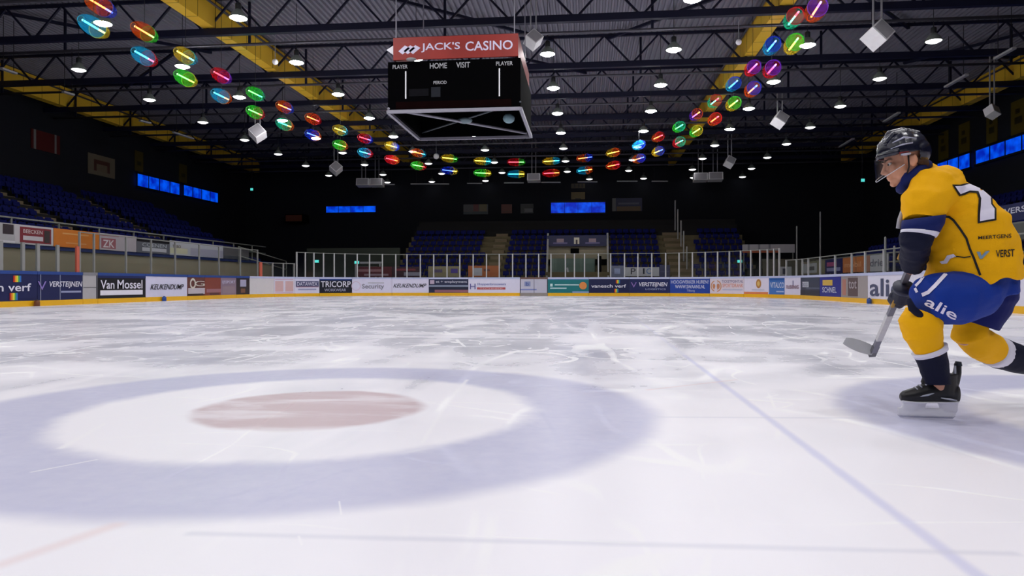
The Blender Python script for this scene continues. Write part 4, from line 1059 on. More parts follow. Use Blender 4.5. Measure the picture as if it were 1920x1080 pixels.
# corner enclosures behind the glass
struct(M().box(-20.5, -13.5, 50.5, 50.7, -0.02, 3.4).build('wall_corner_left', mat('corner_wall', srgb(46, 52, 44), 0.8, var=0.25, scale=0.8)), 'dim olive wall behind the left corner glass')
struct(M().box(11.5, 19.5, 47.9, 48.1, -0.02, 2.4).build('wall_corner_right', mat('corner_wall_b', srgb(84, 80, 68), 0.8, var=0.2)), 'dim beige wall behind the right corner glass')
for x0, x1, z, lab in ((-16.6, -14.6, 2.3, 'upper white shelf beam behind the left corner glass'), (-16.4, -14.9, 1.95, 'lower pale shelf beam behind the left corner glass')):
    o = M().bar((x0, 49.6, z), (x1, 49.6, z), 0.10, 0.14).add(*(lambda q: (q.v, q.f))(M().bar((x0 + 0.1, 49.6, z - 0.05), (x0 + 0.1, 49.6, 0), 0.08).bar((x1 - 0.1, 49.6, z - 0.05), (x1 - 0.1, 49.6, 0), 0.08))).build('shelf_beam', greyp)
    tag(o, lab, 'beam')
c = at_y(1413, 512, 47.2)
t = thing('dark_cabinet', 'black cabinet standing behind the right corner glass', 'cabinet', (c.x, 47.2, 0))
M().box(c.x - 0.5, c.x + 0.5, 46.95, 47.45, 0, 1.75).build('body', black, t); M().box(c.x - 0.46, c.x - 0.02, 46.92, 46.948, 0.1, 1.7).build('door', winframe, t); M().box(c.x + 0.02, c.x + 0.46, 46.92, 46.948, 0.1, 1.7).build('door', winframe, t)
led = mat('amber_led', (0.02, 0.006, 0.002), 0.5, emit=(0.5, 0.12, 0.02), estr=0.012, scale=30, var=0.6)
a, b_ = at_y(536, 415, 60.5), at_y(566, 403, 60.5)
t = thing('led_sign', 'dim amber dot sign in the dark left back corner', 'sign', ((a.x + b_.x) / 2, 60.5, a.z))
M().box(a.x, b_.x, 60.45, 60.5, a.z, b_.z).build('display', led, t); M().box(a.x - 0.08, b_.x + 0.08, 60.52, 61.99, a.z - 0.08, b_.z + 0.08).build('casing', black, t)

# ---------------------------------------------------------------- the skater
ZS = 3.95                                  # distance of the standing skate
def PS(u, v, d=0.0): return at(u, v, ZS + d)
TA = math.radians(28)
LAT = (-RIGHT * math.sin(TA) - FWD * math.cos(TA))         # skater's left
FAC = (-RIGHT * math.cos(TA) + FWD * math.sin(TA))         # skater's heading
def union(m, voxel, smooth=4, fold=0.0, fscale=9.0, fac=0.5):
    me = m.mesh('tmp'); ob = bpy.data.objects.new('tmp', me); COL.objects.link(ob)
    r = ob.modifiers.new('r', 'REMESH'); r.mode = 'VOXEL'; r.voxel_size = voxel
    if smooth:
        q = ob.modifiers.new('s', 'SMOOTH'); q.iterations = smooth; q.factor = fac
    dg = bpy.context.evaluated_depsgraph_get(); dg.update()
    out = bpy.data.meshes.new_from_object(ob.evaluated_get(dg))
    bpy.data.objects.remove(ob); bpy.data.meshes.remove(me)
    out.materials.clear()
    if fold:
        ns = [v.normal.copy() for v in out.vertices]
        for v, n in zip(out.vertices, ns):
            c = v.co * fscale
            f = noise.noise(Vector((c.x * 0.6, c.y * 0.6, c.z * 1.5))) + 0.5 * noise.noise(Vector((c.x * 1.9 + 7, c.y * 1.9, c.z * 2.6)))
            v.co += n * fold * f
    out.polygons.foreach_set('use_smooth', [True] * len(out.polygons))
    out.update()
    return out
def spine_loft(m, secs, n=28, lat=LAT, e=0.9):
    """secs: (point, front-back radius, side radius)"""
    out = []
    for i, (p, rf, rl) in enumerate(secs):
        d = (secs[min(i + 1, len(secs) - 1)][0] - secs[max(i - 1, 0)][0]).normalized()
        a = (lat - d * lat.dot(d)).normalized(); f = d.cross(a)
        out.append((p, f * rf, a * rl))
    return m.loft(out, n, True, e)

jerseym = mat('jersey_yellow', srgb(246, 180, 2), 0.75, var=0.06, scale=5, bump=0.25, bscale=220, spec=0.2)
navym = mat('jersey_navy', srgb(15, 30, 92), 0.7, var=0.1, bump=0.2, bscale=200, spec=0.2)
darknavy = mat('sleeve_dark_navy', srgb(14, 18, 44), 0.7, var=0.2, bump=0.2, bscale=150, spec=0.2)
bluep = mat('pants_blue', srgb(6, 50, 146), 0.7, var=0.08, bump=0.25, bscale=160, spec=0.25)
bluep_shaded = mat('pants_blue_shaded', srgb(7, 18, 92), 0.65, var=0.1, spec=0.2)  # same pants cloth; shade on the far leg is painted into this colour
whitec = mat('cloth_white', srgb(224, 222, 236), 0.7, var=0.05)
skinm = mat('skin', srgb(206, 150, 122), 0.5, var=0.08, scale=18, bump=0.05, spec=0.35)
blackg = mat('black_leather', srgb(20, 20, 24), 0.4, var=0.2, spec=0.4)
darkg = mat('glove_navy', srgb(18, 22, 46), 0.55, var=0.2, bump=0.3, bscale=120)
person = thing('person', 'ice hockey player in yellow jersey and blue pants skating with a stick', 'person', (PS(1750, 787).x, PS(1750, 787).y, 0))

# joints
neck = PS(1722, 335, 0.06)
L_sh, L_el, L_wr = PS(1745, 362, -0.10), PS(1722, 428, -0.14), PS(1708, 507, 0.14)
R_sh, R_el, R_wr = PS(1765, 352, 0.30), PS(1724, 440, 0.42), PS(1722, 472, 0.16)
pelvis = PS(1836, 520, 0.06)
L_hip, L_kn, L_an = PS(1842, 530, -0.06), PS(1727, 602, -0.10), PS(1762, 728, -0.02)
R_hip, R_kn, R_an = PS(1838, 530, 0.16), PS(1812, 632, 0.16), PS(1938, 684, 0.42)

# ---- body: one continuous skin surface, head with a face
def head_frame():
    tl = math.radians(14)
    turn = math.radians(8)
    f0 = (-RIGHT * math.cos(turn) + FWD * math.sin(turn))
    hf = f0 * math.cos(tl) - UP * math.sin(tl)
    hu = UP * math.cos(tl) + f0 * math.sin(tl)
    hl = hu.cross(hf)
    return hf, hu, hl
HF, HU, HL = head_frame()
HC = PS(1692, 300, 0.03)
def hp(f, u, l=0.0): return HC + HF * f + HU * u + HL * l
def hb(m, f, u, l, rf, ru, rl, n=18, k=12):
    return m.ball(hp(f, u, l), HF * rf, HL * rl, HU * ru, n, k)
bm_ = M()
hb(bm_, -0.012, 0.035, 0, 0.100, 0.098, 0.076)          # skull
hb(bm_, 0.030, -0.035, 0, 0.066, 0.080, 0.060)          # face mass
hb(bm_, 0.052, -0.102, 0, 0.036, 0.036, 0.036)          # chin
hb(bm_, 0.078, -0.118, 0, 0.018, 0.018, 0.022)
for s in (-1, 1):
    hb(bm_, 0.015, -0.085, 0.040 * s, 0.050, 0.030, 0.020)   # jaw side
    hb(bm_, 0.070, -0.030, 0.036 * s, 0.024, 0.024, 0.022)   # cheekbone
    hb(bm_, 0.082, 0.012, 0.030 * s, 0.014, 0.010, 0.026)    # brow
    hb(bm_, -0.018, -0.022, 0.077 * s, 0.024, 0.034, 0.013)  # ear
    hb(bm_, -0.030, -0.016, 0.090 * s, 0.012, 0.026, 0.007)
    hb(bm_, 0.100, -0.052, 0.012 * s, 0.012, 0.010, 0.010)   # nostril wing
bm_.tube([hp(0.088, 0.008), hp(0.104, -0.022), hp(0.120, -0.046), hp(0.100, -0.056)], [0.010, 0.011, 0.013, 0.010], 10)   # nose
hb(bm_, 0.092, -0.078, 0, 0.013, 0.007, 0.024)          # lips
hb(bm_, 0.089, -0.091, 0, 0.012, 0.008, 0.021)
hb(bm_, 0.080, -0.070, 0, 0.020, 0.018, 0.026)
bm_.tube([hp(-0.02, -0.03), hp(-0.045, -0.10), neck + (-FAC) * 0.01, PS(1750, 370, 0.1)], [0.060, 0.058, 0.066, 0.09], 16)
spine_loft(bm_, [(PS(1735, 345, 0.08), 0.06, 0.10), (PS(1757, 365, 0.09), 0.09, 0.17), (PS(1788, 410, 0.08), 0.10, 0.16), (PS(1815, 465, 0.07), 0.10, 0.14), (PS(1830, 520, 0.06), 0.11, 0.16)], 20)
bm_.tube([L_sh, L_el, L_wr], [0.055, 0.045, 0.034], 12); bm_.tube([R_sh, R_el, R_wr], [0.055, 0.045, 0.034], 12)
bm_.tube([pelvis, L_hip, L_kn, L_an, PS(1750, 745, -0.005)], [0.09, 0.085, 0.06, 0.034, 0.02], 14)
bm_.tube([pelvis, R_hip, R_kn, R_an, R_an + (R_an - R_kn).normalized() * 0.05], [0.09, 0.085, 0.06, 0.034, 0.02], 14)
put('body', union(bm_, 0.0045, 4), skinm, person)
eyew = paint(225, 222, 218); iris = paint(50, 40, 34)
for s in (-1, 1):
    e = M().ball(hp(0.080, -0.008, 0.031 * s), 0.0115, n=12, m=8).build('eye', eyew, person, True)
    M().ball(hp(0.090, -0.009, 0.032 * s), 0.006, n=10, m=6).build('iris', iris, e, True)
    M().tube([hp(0.094, 0.012, 0.014 * s), hp(0.098, 0.017, 0.028 * s), hp(0.088, 0.014, 0.044 * s)], [0.003, 0.005, 0.003], 6).build('eyebrow', paint(92, 66, 44), person, True)
hr = M()
hr.tube([hp(-0.03, -0.01, 0.072), hp(-0.06, -0.03, 0.066), hp(-0.085, -0.05, 0.045), hp(-0.095, -0.055, 0.0), hp(-0.085, -0.05, -0.045), hp(-0.06, -0.03, -0.066), hp(-0.03, -0.01, -0.072)], [0.012, 0.022, 0.028, 0.030, 0.028, 0.022, 0.012], 10)
put('hair', union(hr, 0.006, 2, 0.004, 60), mat('hair_brown', srgb(70, 48, 34), 0.7, var=0.3, scale=60, bump=0.5, bscale=200), person)

# ---- jersey
jm = M()
spine_loft(jm, [(PS(1731, 322, 0.07), 0.060, 0.085), (PS(1741, 338, 0.08), 0.085, 0.15), (PS(1760, 362, 0.08), 0.135, 0.235), (PS(1787, 397, 0.07), 0.192, 0.255), (PS(1809, 434, 0.06), 0.222, 0.245),
                (PS(1822, 470, 0.05), 0.225, 0.235), (PS(1825, 500, 0.05), 0.230, 0.245), (PS(1825, 527, 0.05), 0.236, 0.255)], 32)
jm.tube([PS(1772, 352, 0.02), PS(1750, 358, -0.08), PS(1734, 380, -0.12), PS(1729, 416, -0.14)], [0.12, 0.128, 0.114, 0.096], 18)
jm.tube([PS(1775, 350, 0.2), PS(1757, 356, 0.30), PS(1735, 395, 0.36), PS(1722, 425, 0.40)], [0.11, 0.115, 0.10, 0.09], 16)
jersey_me = union(jm, 0.0075, 5, 0.015, 8.0)
# hem: the cloth dips behind and rises in front
for v in jersey_me.vertices:
    u, vv, zc = proj(v.co)
    if vv > 495:
        k = min(1, (vv - 495) / 30)
        v.co.z += 0.016 * k * math.sin((u - 1730) / 24.0) + 0.010 * k * math.sin((u - 1700) / 9.0)
jersey = put('jersey', jersey_me, jerseym, person)
navyband = M().loft([(PS(1732, 408, -0.135), (RIGHT * 0.95 + UP * 0.12) * 0.108, FWD * 0.108), (PS(1730, 421, -0.14), (RIGHT * 0.95 + UP * 0.02) * 0.106, FWD * 0.106), (PS(1725, 434, -0.145), (RIGHT * 0.96 - UP * 0.12) * 0.094, FWD * 0.094)], 24).build('sleeve_band', navym, jersey, True)
M().loft([(PS(1725, 433.5, -0.145), (RIGHT * 0.96 - UP * 0.12) * 0.0945, FWD * 0.094), (PS(1722, 440, -0.145), (RIGHT * 0.96 - UP * 0.2) * 0.088, FWD * 0.09)], 24).build('sleeve_stripe', whitec, jersey, True)
M().tube([PS(1727, 416, 0.385), PS(1722, 428, 0.40)], [0.098, 0.096], 18).build('sleeve_band', navym, jersey, True)
lower = M()
lower.tube([PS(1725, 432, -0.145), PS(1718, 448, -0.14), PS(1714, 468, -0.03), PS(1712, 490, 0.07), PS(1710, 500, 0.11)], [0.080, 0.083, 0.078, 0.068, 0.058], 18)
put('sleeve_forearm', union(lower, 0.007, 4, 0.010, 12.0), darknavy, jersey)
lower = M()
lower.tube([PS(1722, 424, 0.40), PS(1716, 450, 0.42), PS(1718, 466, 0.30), PS(1720, 474, 0.20)], [0.092, 0.088, 0.075, 0.06], 16)
put('sleeve_forearm', union(lower, 0.008, 4, 0.010, 12.0), darknavy, jersey)
# pale lace end showing before the chest
M().tube([PS(1692, 396, 0.02), PS(1687, 412, 0.0), PS(1684, 428, 0.0)], [0.011, 0.013, 0.012], 8).build('lace_end', paint(170, 170, 178), jersey, True)
# collar: navy ring round the neck with white edge, open in front
def ring_pts(c, ax, ay, r0, r1, n=26):
    return [c + ax * (r0 * math.cos(2 * math.pi * k / n)) + ay * (r1 * math.sin(2 * math.pi * k / n)) for k in range(n + 1)]
cx = (PS(1741, 305, 0.05) - PS(1690, 352, 0.05)).normalized()
M().tube(ring_pts(PS(1714, 332, 0.05), cx, LAT, 0.098, 0.10), 0.030, 10, cap=False).build('collar', navym, jersey, True)
M().tube(ring_pts(PS(1710, 327, 0.05), cx, LAT, 0.088, 0.092), 0.012, 8, cap=False).build('collar_edge', whitec, jersey, True)
M().tube([PS(1696, 322, 0.0), PS(1700, 338, -0.02), PS(1692, 352, -0.01)], [0.022, 0.03, 0.02], 10).build('collar_front', navym, jersey, True)
# decals pressed on the cloth
def drape(me_list, polys, name, mt, parent, off=0.004, maxlen=5.0):
    trees = []
    for me in me_list:
        trees.append(BVHTree.FromPolygons([v.co.copy() for v in me.vertices], [tuple(p.vertices) for p in me.polygons]))
    b2 = bmesh.new()
    for vs, fs in polys:
        bv = [b2.verts.new((p[0], p[1], 0)) for p in vs]
        for f in fs:
            try: b2.faces.new([bv[i] for i in f])
            except ValueError: pass
    bmesh.ops.triangulate(b2, faces=b2.faces[:])
    for _ in range(5):
        es = [e for e in b2.edges if e.calc_length() > maxlen]
        if not es: break
        bmesh.ops.subdivide_edges(b2, edges=es, cuts=1); bmesh.ops.triangulate(b2, faces=b2.faces[:])
    org = Vector((0, 0, CAMZ)); bad = []
    for v in b2.verts:
        d = (at(v.co.x, v.co.y, 1.0) - org).normalized()
        best = None
        for t in trees:
            h = t.ray_cast(org, d, 20)
            if h[0] is not None and (best is None or h[3] < best[3]): best = h
        if best is None: bad.append(v)
        else:
            n = best[1] if best[1].dot(d) < 0 else -best[1]
            v.co = best[0] + n * off * 0.5 - d * off
    bmesh.ops.delete(b2, geom=bad, context='VERTS')
    me = bpy.data.meshes.new(name); b2.to_mesh(me); b2.free()
    me.polygons.foreach_set('use_smooth', [True] * len(me.polygons))
    return put(name, me, mt, parent)
def poly(pts): return (pts, [tuple(t) for t in tessellate_polygon([[Vector((p[0], p[1], 0)) for p in pts]])])
def quadword(w, tl, tr, br_, bl, slant=0.0):
    vs, fs, _ = GLYPH[w]
    out = []
    for a, b in vs:
        top = Vector(tl).lerp(Vector(tr), a); bot = Vector(bl).lerp(Vector(br_), a); q = bot.lerp(top, b)
        out.append((q.x, q.y))
    return (out, fs)
def stroke(pts, w):
    vs = []; fs = []
    for i, p in enumerate(pts):
        a = pts[max(0, i - 1)]; c = pts[min(len(pts) - 1, i + 1)]
        d = Vector((c[0] - a[0], c[1] - a[1])).normalized()
        vs += [(p[0] - d.y * w / 2, p[1] + d.x * w / 2), (p[0] + d.y * w / 2, p[1] - d.x * w / 2)]
    for i in range(len(pts) - 1): fs.append((2 * i, 2 * i + 1, 2 * i + 3, 2 * i + 2))
    return (vs, fs)
inkm = mat('print_black', srgb(22, 20, 18), 0.7)
whiten = mat('print_white', srgb(232, 228, 246), 0.6, var=0.04)
JM = [jersey_me]
drape(JM, [poly([(1785, 346), (1800, 346.5), (1818, 342), (1842, 352), (1860, 368), (1861, 382), (1868, 391), (1868, 413), (1833, 419), (1833, 404), (1835, 372), (1831, 362), (1818, 361), (1808, 366), (1798, 368)])], 'number_outline', inkm, jersey, 0.003, 4.0)
drape(JM, [poly([(1790, 349.5), (1802, 349), (1818, 345.5), (1840, 355), (1856.5, 369), (1857.5, 383), (1864, 392), (1864, 410), (1837, 414.5), (1837, 404), (1839, 372), (1834, 359), (1818, 357.5), (1807, 362), (1800, 364)])], 'number', whiten, jersey, 0.006, 4.0)
drape(JM, [stroke([(1772, 406), (1780, 407), (1788, 413), (1800, 429), (1812, 447), (1818, 466), (1826, 484), (1833, 503), (1838, 516)], 4.5)], 'piping', inkm, jersey, 0.003, 5.0)
drape(JM, [poly([(1762, 491), (1770, 489), (1776, 479), (1788, 476), (1793, 481), (1782, 485), (1776, 494), (1766, 495)])], 'side_flash', whiten, jersey, 0.003, 4.0)
drape(JM, [stroke([(1784, 482), (1796, 481), (1808, 483), (1820, 481)], 2.2)], 'side_line', inkm, jersey, 0.003, 4.0)
drape(JM, [quadword('MEERTGENS', (1834, 443), (1896, 438), (1896, 446), (1834, 449))], 'lettering', inkm, jersey, 0.003, 4.0)
drape(JM, [quadword('VERST', (1867, 469), (1902, 467), (1902, 481), (1867, 483))], 'lettering', inkm, jersey, 0.003, 4.0)
drape(JM, [poly([(1831, 472), (1838, 472), (1840, 480), (1848, 471), (1856, 470), (1842, 485), (1837, 486)])], 'emblem', paint(120, 150, 170), jersey, 0.003, 4.0)

# ---- pants
pm1 = M()
pm1.tube([PS(1852, 520, 0.02), PS(1828, 545, -0.04), PS(1790, 560, -0.09), PS(1750, 561, -0.115), PS(1730, 563, -0.12)], [0.13, 0.145, 0.148, 0.136, 0.120], 24)
pm1.tube([PS(1838, 512, 0.05), PS(1842, 535, 0.06), PS(1845, 556, 0.06)], [0.16, 0.178, 0.17], 24)
pants_near = union(pm1, 0.008, 5, 0.008, 8.0)
pm2 = M()
pm2.tube([PS(1848, 520, 0.12), PS(1845, 550, 0.16), PS(1836, 580, 0.17), PS(1826, 606, 0.18)], [0.16, 0.168, 0.150, 0.128], 24)
pants_far = union(pm2, 0.008, 5, 0.008, 8.0)
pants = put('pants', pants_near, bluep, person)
put('pants_leg', pants_far, bluep_shaded, pants)
PM = [pants_near, pants_far]
drape(PM, [stroke([(1774, 513), (1764, 524), (1752, 537), (1741, 548), (1729, 553)], 7)], 'pants_stripe', whiten, pants, 0.004, 4.0)
drape(PM, [stroke([(1733, 517), (1726, 527), (1717, 536)], 5), stroke([(1716, 540), (1720, 548)], 5)], 'pants_stripe', whiten, pants, 0.004, 4.0)
drape(PM, [quadword('alie', (1744, 556), (1797, 584), (1791, 601), (1732, 571))], 'lettering', whiten, pants, 0.004, 3.0)
M().tube([PS(1703, 560, -0.16), PS(1710, 578, -0.17), PS(1726, 592, -0.17), PS(1752, 599, -0.16)], [0.012, 0.020, 0.020, 0.010], 10).build('knee_edge', darknavy, pants, True)

# ---- socks
def sock(pts, rad, vox=0.007):
    return union(M().tube(pts, rad, 22), vox, 4, 0.006, 12.0)
sk = put('sock', sock([PS(1734, 590, -0.10), PS(1726, 606, -0.10), PS(1729, 624, -0.095), PS(1738, 645, -0.08), PS(1744, 660, -0.06)], [0.10, 0.112, 0.099, 0.081, 0.077]), jerseym, person)
M().loft([(PS(1742, 654, -0.07), (RIGHT * 0.94 + UP * 0.40) * 0.091, FWD * 0.091), (PS(1746, 663, -0.06), (RIGHT * 0.94 + UP * 0.40) * 0.086, FWD * 0.087)], 24).build('sock_stripe', whitec, sk, True)
put('sock_lower', union(M().loft([(PS(1744.5, 662, -0.06), (RIGHT * 0.94 + UP * 0.40) * 0.082, FWD * 0.082), (PS(1751, 688, -0.045), (RIGHT * 0.97 + UP * 0.2) * 0.074, FWD * 0.074), (PS(1759, 720, -0.03), (RIGHT * 1.0 + UP * 0.05) * 0.064, FWD * 0.062)], 22), 0.006, 4, 0.004, 12), darknavy, sk)
sk2 = put('sock', sock([PS(1824, 596, 0.18), PS(1818, 626, 0.17), PS(1836, 643, 0.22), PS(1854, 653, 0.28), PS(1862, 657, 0.30)], [0.09, 0.098, 0.094, 0.091, 0.09]), jerseym, person)
M().tube([PS(1860, 656, 0.30), PS(1874, 661.5, 0.33)], [0.096, 0.095], 22).build('sock_stripe', whitec, sk2, True)
put('sock_lower', union(M().tube([PS(1872, 661, 0.33), PS(1905, 672, 0.37), PS(1932, 682, 0.42)], [0.097, 0.090, 0.072], 22), 0.007, 4, 0.004, 12), darknavy, sk2)

# ---- skates
steel = mat('blade_steel', srgb(190, 192, 200), 0.25, metal=0.9)
holder = mat('holder_white', srgb(226, 226, 232), 0.4, var=0.04)
def skate(org, fwd_, up_, side, near=True):
    """org: under the middle of the blade"""
    W = lambda f, u, s=0.0: org + fwd_ * f + up_ * u + side * s
    def sec(f, u, rs, ru): return (W(f, u), side * rs, up_ * ru)
    b = M()
    b.loft([sec(0.155, 0.118, 0.020, 0.018), sec(0.140, 0.122, 0.036, 0.030), (W(0.09, 0.130), side * 0.046, up_ * 0.040), (W(0.04, 0.142), side * 0.046, up_ * 0.052), (W(-0.02, 0.155), side * 0.045, up_ * 0.064),
            (W(-0.08, 0.155), side * 0.043, up_ * 0.066), (W(-0.13, 0.15), side * 0.034, up_ * 0.058), sec(-0.15, 0.14, 0.02, 0.04)], 18)
    b.loft([(W(-0.06, 0.14), fwd_ * 0.085, side * 0.046), (W(-0.065, 0.20), fwd_ * 0.074, side * 0.048), (W(-0.07, 0.255), fwd_ * 0.070, side * 0.050)], 18)
    b.tube([W(0.02, 0.19), W(0.0, 0.235), W(0.002, 0.28)], [0.032, 0.036, 0.028], 10)           # tongue
    b.tube([W(-0.125, 0.20), W(-0.138, 0.26), W(-0.142, 0.315)], [0.024, 0.022, 0.018], 10)     # tendon guard
    boot = put('skate', union(b, 0.005, 3), blackg, person)
    h = M()
    h.loft([(W(0.15, 0.098), side * 0.034, up_ * 0.006), (W(0.05, 0.094), side * 0.042, up_ * 0.006), (W(-0.04, 0.096), side * 0.034, up_ * 0.006), (W(-0.14, 0.1), side * 0.034, up_ * 0.006)], 12)
    h.loft([(W(0.02, 0.014), fwd_ * 0.152, side * 0.009), (W(0.015, 0.060), fwd_ * 0.160, side * 0.012)], 16)
    h.loft([(W(0.09, 0.045), fwd_ * 0.060, side * 0.011), (W(0.08, 0.096), fwd_ * 0.066, side * 0.030)], 14)
    h.loft([(W(-0.095, 0.045), fwd_ * 0.045, side * 0.011), (W(-0.09, 0.098), fwd_ * 0.055, side * 0.028)], 14)
    hd = put('blade_holder', union(h, 0.005, 2), holder, boot)
    M().loft([(W(0.02, 0.004), fwd_ * 0.135, side * 0.0022), (W(0.02, 0.018), fwd_ * 0.150, side * 0.0022)], 18).build('blade', steel, hd)
    acc = paint(172, 176, 190)
    for a, u0, u1 in ((0.03, 0.150, 0.128), (-0.085, 0.112, 0.124)):
        M().tube([W(a - 0.035, u0, 0.042), W(a, (u0 + u1) / 2, 0.045), W(a + 0.045, u1, 0.041)], [0.003, 0.006, 0.003], 6).build('side_mark', acc, boot, True)
    for k in range(4):
        f = 0.075 - 0.022 * k; u = 0.166 + 0.013 * k
        M().tube([W(f, u, -0.03), W(f + 0.004, u + 0.010, 0), W(f, u, 0.03)], 0.004, 6).build('lace', acc, boot, True)
    M().tube([W(-0.142, 0.30), W(-0.144, 0.322)], [0.021, 0.015], 10).build('guard_tip', mat('guard_tip', srgb(12, 26, 40), 0.5), boot, True)
    M().tube([W(-0.118, 0.235, 0.02), W(-0.122, 0.30, 0.012)], [0.008, 0.006], 8).build('guard_stripe', acc, boot, True)
f1 = (-RIGHT * 0.985 + FWD * 0.17).normalized()
base1 = PS(1744, 787, 0.0); base1.z = 0.0005
skate(base1, f1, UP, UP.cross(f1) * 1.0)
f2 = (RIGHT * 0.45 - UP * 0.88 + FWD * 0.1).normalized()
u2 = (R_kn - R_an).normalized(); u2 = (u2 - f2 * u2.dot(f2)).normalized()
skate(R_an - u2 * 0.20 + f2 * 0.02, f2, u2, u2.cross(f2))

# ---- helmet, visor, straps
hm = M()
hm.ball(hp(-0.012, 0.052), HF * 0.128, HL * 0.104, HU * 0.112, 26, 16)
hm.ball(hp(-0.055, 0.025), HF * 0.092, HL * 0.100, HU * 0.085, 22, 14)
hm.tube([hp(0.110, 0.050, 0.0), hp(0.095, 0.046, 0.06), hp(0.05, 0.042, 0.098)], [0.014, 0.014, 0.012], 8); hm.tube([hp(0.110, 0.050, 0.0), hp(0.095, 0.046, -0.06), hp(0.05, 0.042, -0.098)], [0.014, 0.014, 0.012], 8)
for l in (-0.05, 0.0, 0.05):
    hm.tube([hp(0.085, 0.105, l), hp(0.03, 0.160 - abs(l) * 0.35, l), hp(-0.04, 0.160 - abs(l) * 0.35, l), hp(-0.10, 0.115, l)], [0.010, 0.016, 0.016, 0.010], 8)
hme = union(hm, 0.005, 3)
# cut the shell below the rim so that face and ear are free
b2 = bmesh.new(); b2.from_mesh(hme)
bmesh.ops.bisect_plane(b2, geom=b2.verts[:] + b2.edges[:] + b2.faces[:], plane_co=hp(0.03, 0.030), plane_no=(HU * 0.97 - HF * 0.10).normalized(), clear_inner=False, clear_outer=False)
kill = []
for f in b2.faces:
    c = f.calc_center_median() - HC
    ff, uu, ll = c.dot(HF), c.dot(HU), c.dot(HL)
    if (ff > -0.055 and uu < 0.030 + 0.10 * (ff - 0.03)) or (ff <= -0.055 and uu < -0.045):
        kill.append(f)
bmesh.ops.delete(b2, geom=kill, context='FACES')
b2.to_mesh(hme); b2.free()
hme.polygons.foreach_set('use_smooth', [True] * len(hme.polygons))
helm = put('helmet', hme, mat('helmet_navy', srgb(20, 22, 40), 0.22, var=0.3, scale=20, spec=0.6), person)
sd = helm.modifiers.new('thick', 'SOLIDIFY'); sd.thickness = 0.006; sd.offset = 1
def hside(pts, w, nm, mt, sgn=1):
    return M().tube([hp(f, u, l * sgn) for f, u, l in pts], w, 8, flat=0.5).build(nm, mt, helm, True)
ltg = paint(176, 176, 196); redg = paint(120, 30, 34)
for sg in (-1, 1):
    hside([(0.060, 0.100, 0.082), (0.0, 0.112, 0.092), (-0.06, 0.090, 0.092)], [0.006, 0.012, 0.006], 'vent_bar', ltg, sg)
    hside([(0.075, 0.070, 0.078), (0.02, 0.075, 0.102), (-0.03, 0.070, 0.108)], [0.005, 0.010, 0.006], 'vent_bar', ltg, sg)
    hside([(0.03, 0.150, 0.040), (-0.02, 0.158, 0.042), (-0.06, 0.148, 0.040)], [0.005, 0.011, 0.005], 'vent_bar', ltg, sg)
    hside([(-0.085, 0.06, 0.078), (-0.112, 0.03, 0.062), (-0.125, 0.0, 0.045)], [0.006, 0.012, 0.006], 'vent_bar', ltg, sg)
    hside([(0.090, 0.036, 0.070), (0.045, 0.034, 0.098), (0.0, 0.030, 0.106)], [0.006, 0.009, 0.006], 'rim_trim', redg, sg)
    hside([(0.040, 0.024, 0.096), (0.014, 0.018, 0.103), (-0.006, 0.016, 0.104)], [0.012, 0.014, 0.010], 'side_clip', ltg, sg)
    hside([(0.0, 0.02, 0.090), (0.006, -0.05, 0.074), (0.03, -0.115, 0.044), (0.042, -0.138, 0.0)], [0.007, 0.007, 0.007, 0.007], 'chin_strap', blackg, sg)
def visor_mat():
    m = bpy.data.materials.new('visor_clear'); m.use_nodes = True
    nt = m.node_tree; nt.nodes.clear()
    out = nt.nodes.new('ShaderNodeOutputMaterial'); mx = nt.nodes.new('ShaderNodeMixShader'); mx.inputs[0].default_value = 0.2
    tr = nt.nodes.new('ShaderNodeBsdfTransparent'); tr.inputs[0].default_value = (0.93, 0.94, 0.95, 1)
    gl = nt.nodes.new('ShaderNodeBsdfGlossy'); gl.inputs['Roughness'].default_value = 0.18
    nt.links.new(tr.outputs[0], mx.inputs[1]); nt.links.new(gl.outputs[0], mx.inputs[2]); nt.links.new(mx.outputs[0], out.inputs[0])
    return m
vz = M(); n = 18
for i in range(n + 1):
    t = -1.45 + 2.9 * i / n
    low = -0.085 + 0.030 * abs(t) ** 1.5
    for k in range(5):
        w = k / 4
        uu = 0.040 + (low - 0.040) * w
        vz.v.append(hp(0.020 + (0.118 + 0.022 * w) * math.cos(t), uu, 0.106 * math.sin(t)))
for i in range(n):
    for k in range(4): vz.f.append((i * 5 + k, i * 5 + k + 1, i * 5 + k + 6, i * 5 + k + 5))
vis = vz.build('visor', visor_mat(), helm, True)
M().tube([vz.v[i * 5 + 4] for i in range(n + 1)], 0.0022, 6).build('visor_edge', paint(190, 192, 204), vis, True)

# ---- stick (held, a thing of its own) and gloves
h_up, h_lo = PS(1717, 478, 0.07), PS(1690, 553, 0.33)
heel = PS(1636, 664, 0.86)
sdir = (heel - h_up).normalized()
butt = h_up - sdir * 0.16
stick = thing('hockey_stick', 'grey and white hockey stick held in both gloves of the player', 'hockey stick', heel)
shaftm = mat('stick_shaft', srgb(120, 120, 130), 0.4, var=0.15, scale=20)
taped = mat('stick_tape', srgb(205, 205, 206), 0.7, var=0.12, scale=60)
M().bar(butt, heel - sdir * 0.03, 0.024, 0.034, up=RIGHT).build('shaft', shaftm, stick)
L_ = (heel - h_up).length
wp = h_up + sdir * (L_ * 0.56)
M().bar(wp, wp + sdir * 0.28, 0.026, 0.036, up=RIGHT).build('shaft_print', taped, stick)
M().bar(butt - sdir * 0.01, butt + sdir * 0.14, 0.028, 0.038, up=RIGHT).build('butt_tape', taped, stick)
toe = PS(1584, 639, 0.92)
bd = (toe - heel).normalized(); bu = (UP - bd * UP.dot(bd)).normalized(); bs_ = bd.cross(bu)
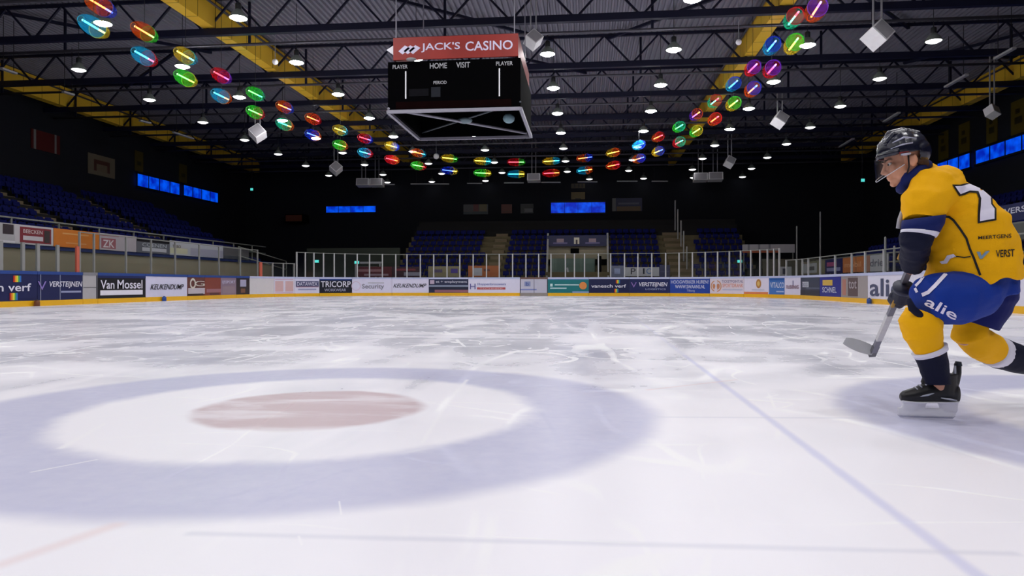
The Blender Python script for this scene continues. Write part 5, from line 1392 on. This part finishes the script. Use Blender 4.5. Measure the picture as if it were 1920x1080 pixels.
bl = M(); nb = 8
for i in range(nb + 1):
    t = i / nb
    c = heel - sdir * 0.035 * (1 - t) + (toe - heel) * t + bs_ * (0.02 * t * t)
    hh = 0.030 + 0.010 * math.sin(math.pi * min(1, t * 1.1)) if t < 0.92 else 0.024
    bl.v += [c + bu * hh + bs_ * 0.005, c - bu * hh + bs_ * 0.005, c - bu * hh - bs_ * 0.005, c + bu * hh - bs_ * 0.005]
for i in range(nb):
    a = 4 * i
    for k in range(4): bl.f.append((a + k, a + (k + 1) % 4, a + 4 + (k + 1) % 4, a + 4 + k))
bl.f += [(3, 2, 1, 0), tuple(4 * nb + k for k in range(4))]
bl.build('stick_blade', mat('blade_grey', srgb(176, 178, 182), 0.5, var=0.12, scale=14), stick)
hl_ = M(); hl_.bar(heel - sdir * 0.10, heel + sdir * 0.02, 0.022, 0.042, up=RIGHT)
hl_.build('heel_joint', mat('heel_grey', srgb(96, 96, 100), 0.5), stick)

def glove(c, t, back, wrist, name='glove'):
    """c: point on the shaft, t: shaft direction away from the thumb, back: side on which the back of the hand lies"""
    back = (back - t * back.dot(t)).normalized(); sidev = t.cross(back)
    W = lambda a, b, s: c + t * a + back * b + sidev * s
    g = M()
    g.loft([(W(-0.050, 0.040, 0.0), back * 0.022, sidev * 0.040), (W(-0.02, 0.046, 0.0), back * 0.028, sidev * 0.050), (W(0.03, 0.046, 0), back * 0.028, sidev * 0.050), (W(0.055, 0.040, 0), back * 0.022, sidev * 0.040)], 16, True, 0.7)
    lens = (0.98, 1.06, 1.0, 0.86)
    for i in range(4):
        a = -0.042 + 0.029 * i
        pts = []; rr = []
        for k in range(7):
            th = math.radians(20 + 38 * k * lens[i])
            r = 0.040 if k < 5 else 0.034
            pts.append(c + t * a + back * (r * math.cos(th)) + sidev * (r * math.sin(th))); rr.append(0.0155 - 0.0006 * k)
        g.tube(pts, rr, 10)
        for k in (0, 2):
            g.ball(pts[k] + (pts[k] - c - t * a).normalized() * 0.008, 0.0155, n=10, m=7)
    g.tube([W(-0.035, 0.035, -0.040), W(-0.055, 0.012, -0.050), W(-0.060, -0.022, -0.042), W(-0.045, -0.040, -0.020)], [0.020, 0.019, 0.017, 0.014], 10)   # thumb from the side of the palm
    wd = (wrist - W(0, 0.05, -0.03)); wl = wd.length; wd.normalize()
    st = W(0, 0.046, -0.02)
    g.tube([st, st + wd * min(0.05, wl * 0.4), st + wd * min(0.11, wl * 0.8)], [0.046, 0.050, 0.060], 14)
    go = put(name, union(g, 0.0042, 2), darkg, person)
    M().tube([st + wd * min(0.085, wl * 0.62), st + wd * min(0.115, wl * 0.84)], [0.0585, 0.0635], 16).build('cuff_trim', paint(34, 38, 62), go, True)
    M().tube([W(-0.03, 0.076, 0.0), W(0.04, 0.076, 0.0)], [0.010, 0.012], 8).build('backhand_roll', mat('glove_yellow', srgb(170, 130, 40), 0.6), go, True)
    return go
glove(h_lo, sdir, (-RIGHT * 0.55 - FWD * 0.75 + UP * 0.1), L_wr)
glove(h_up, sdir, (-RIGHT * 0.85 + FWD * 0.3), R_wr)
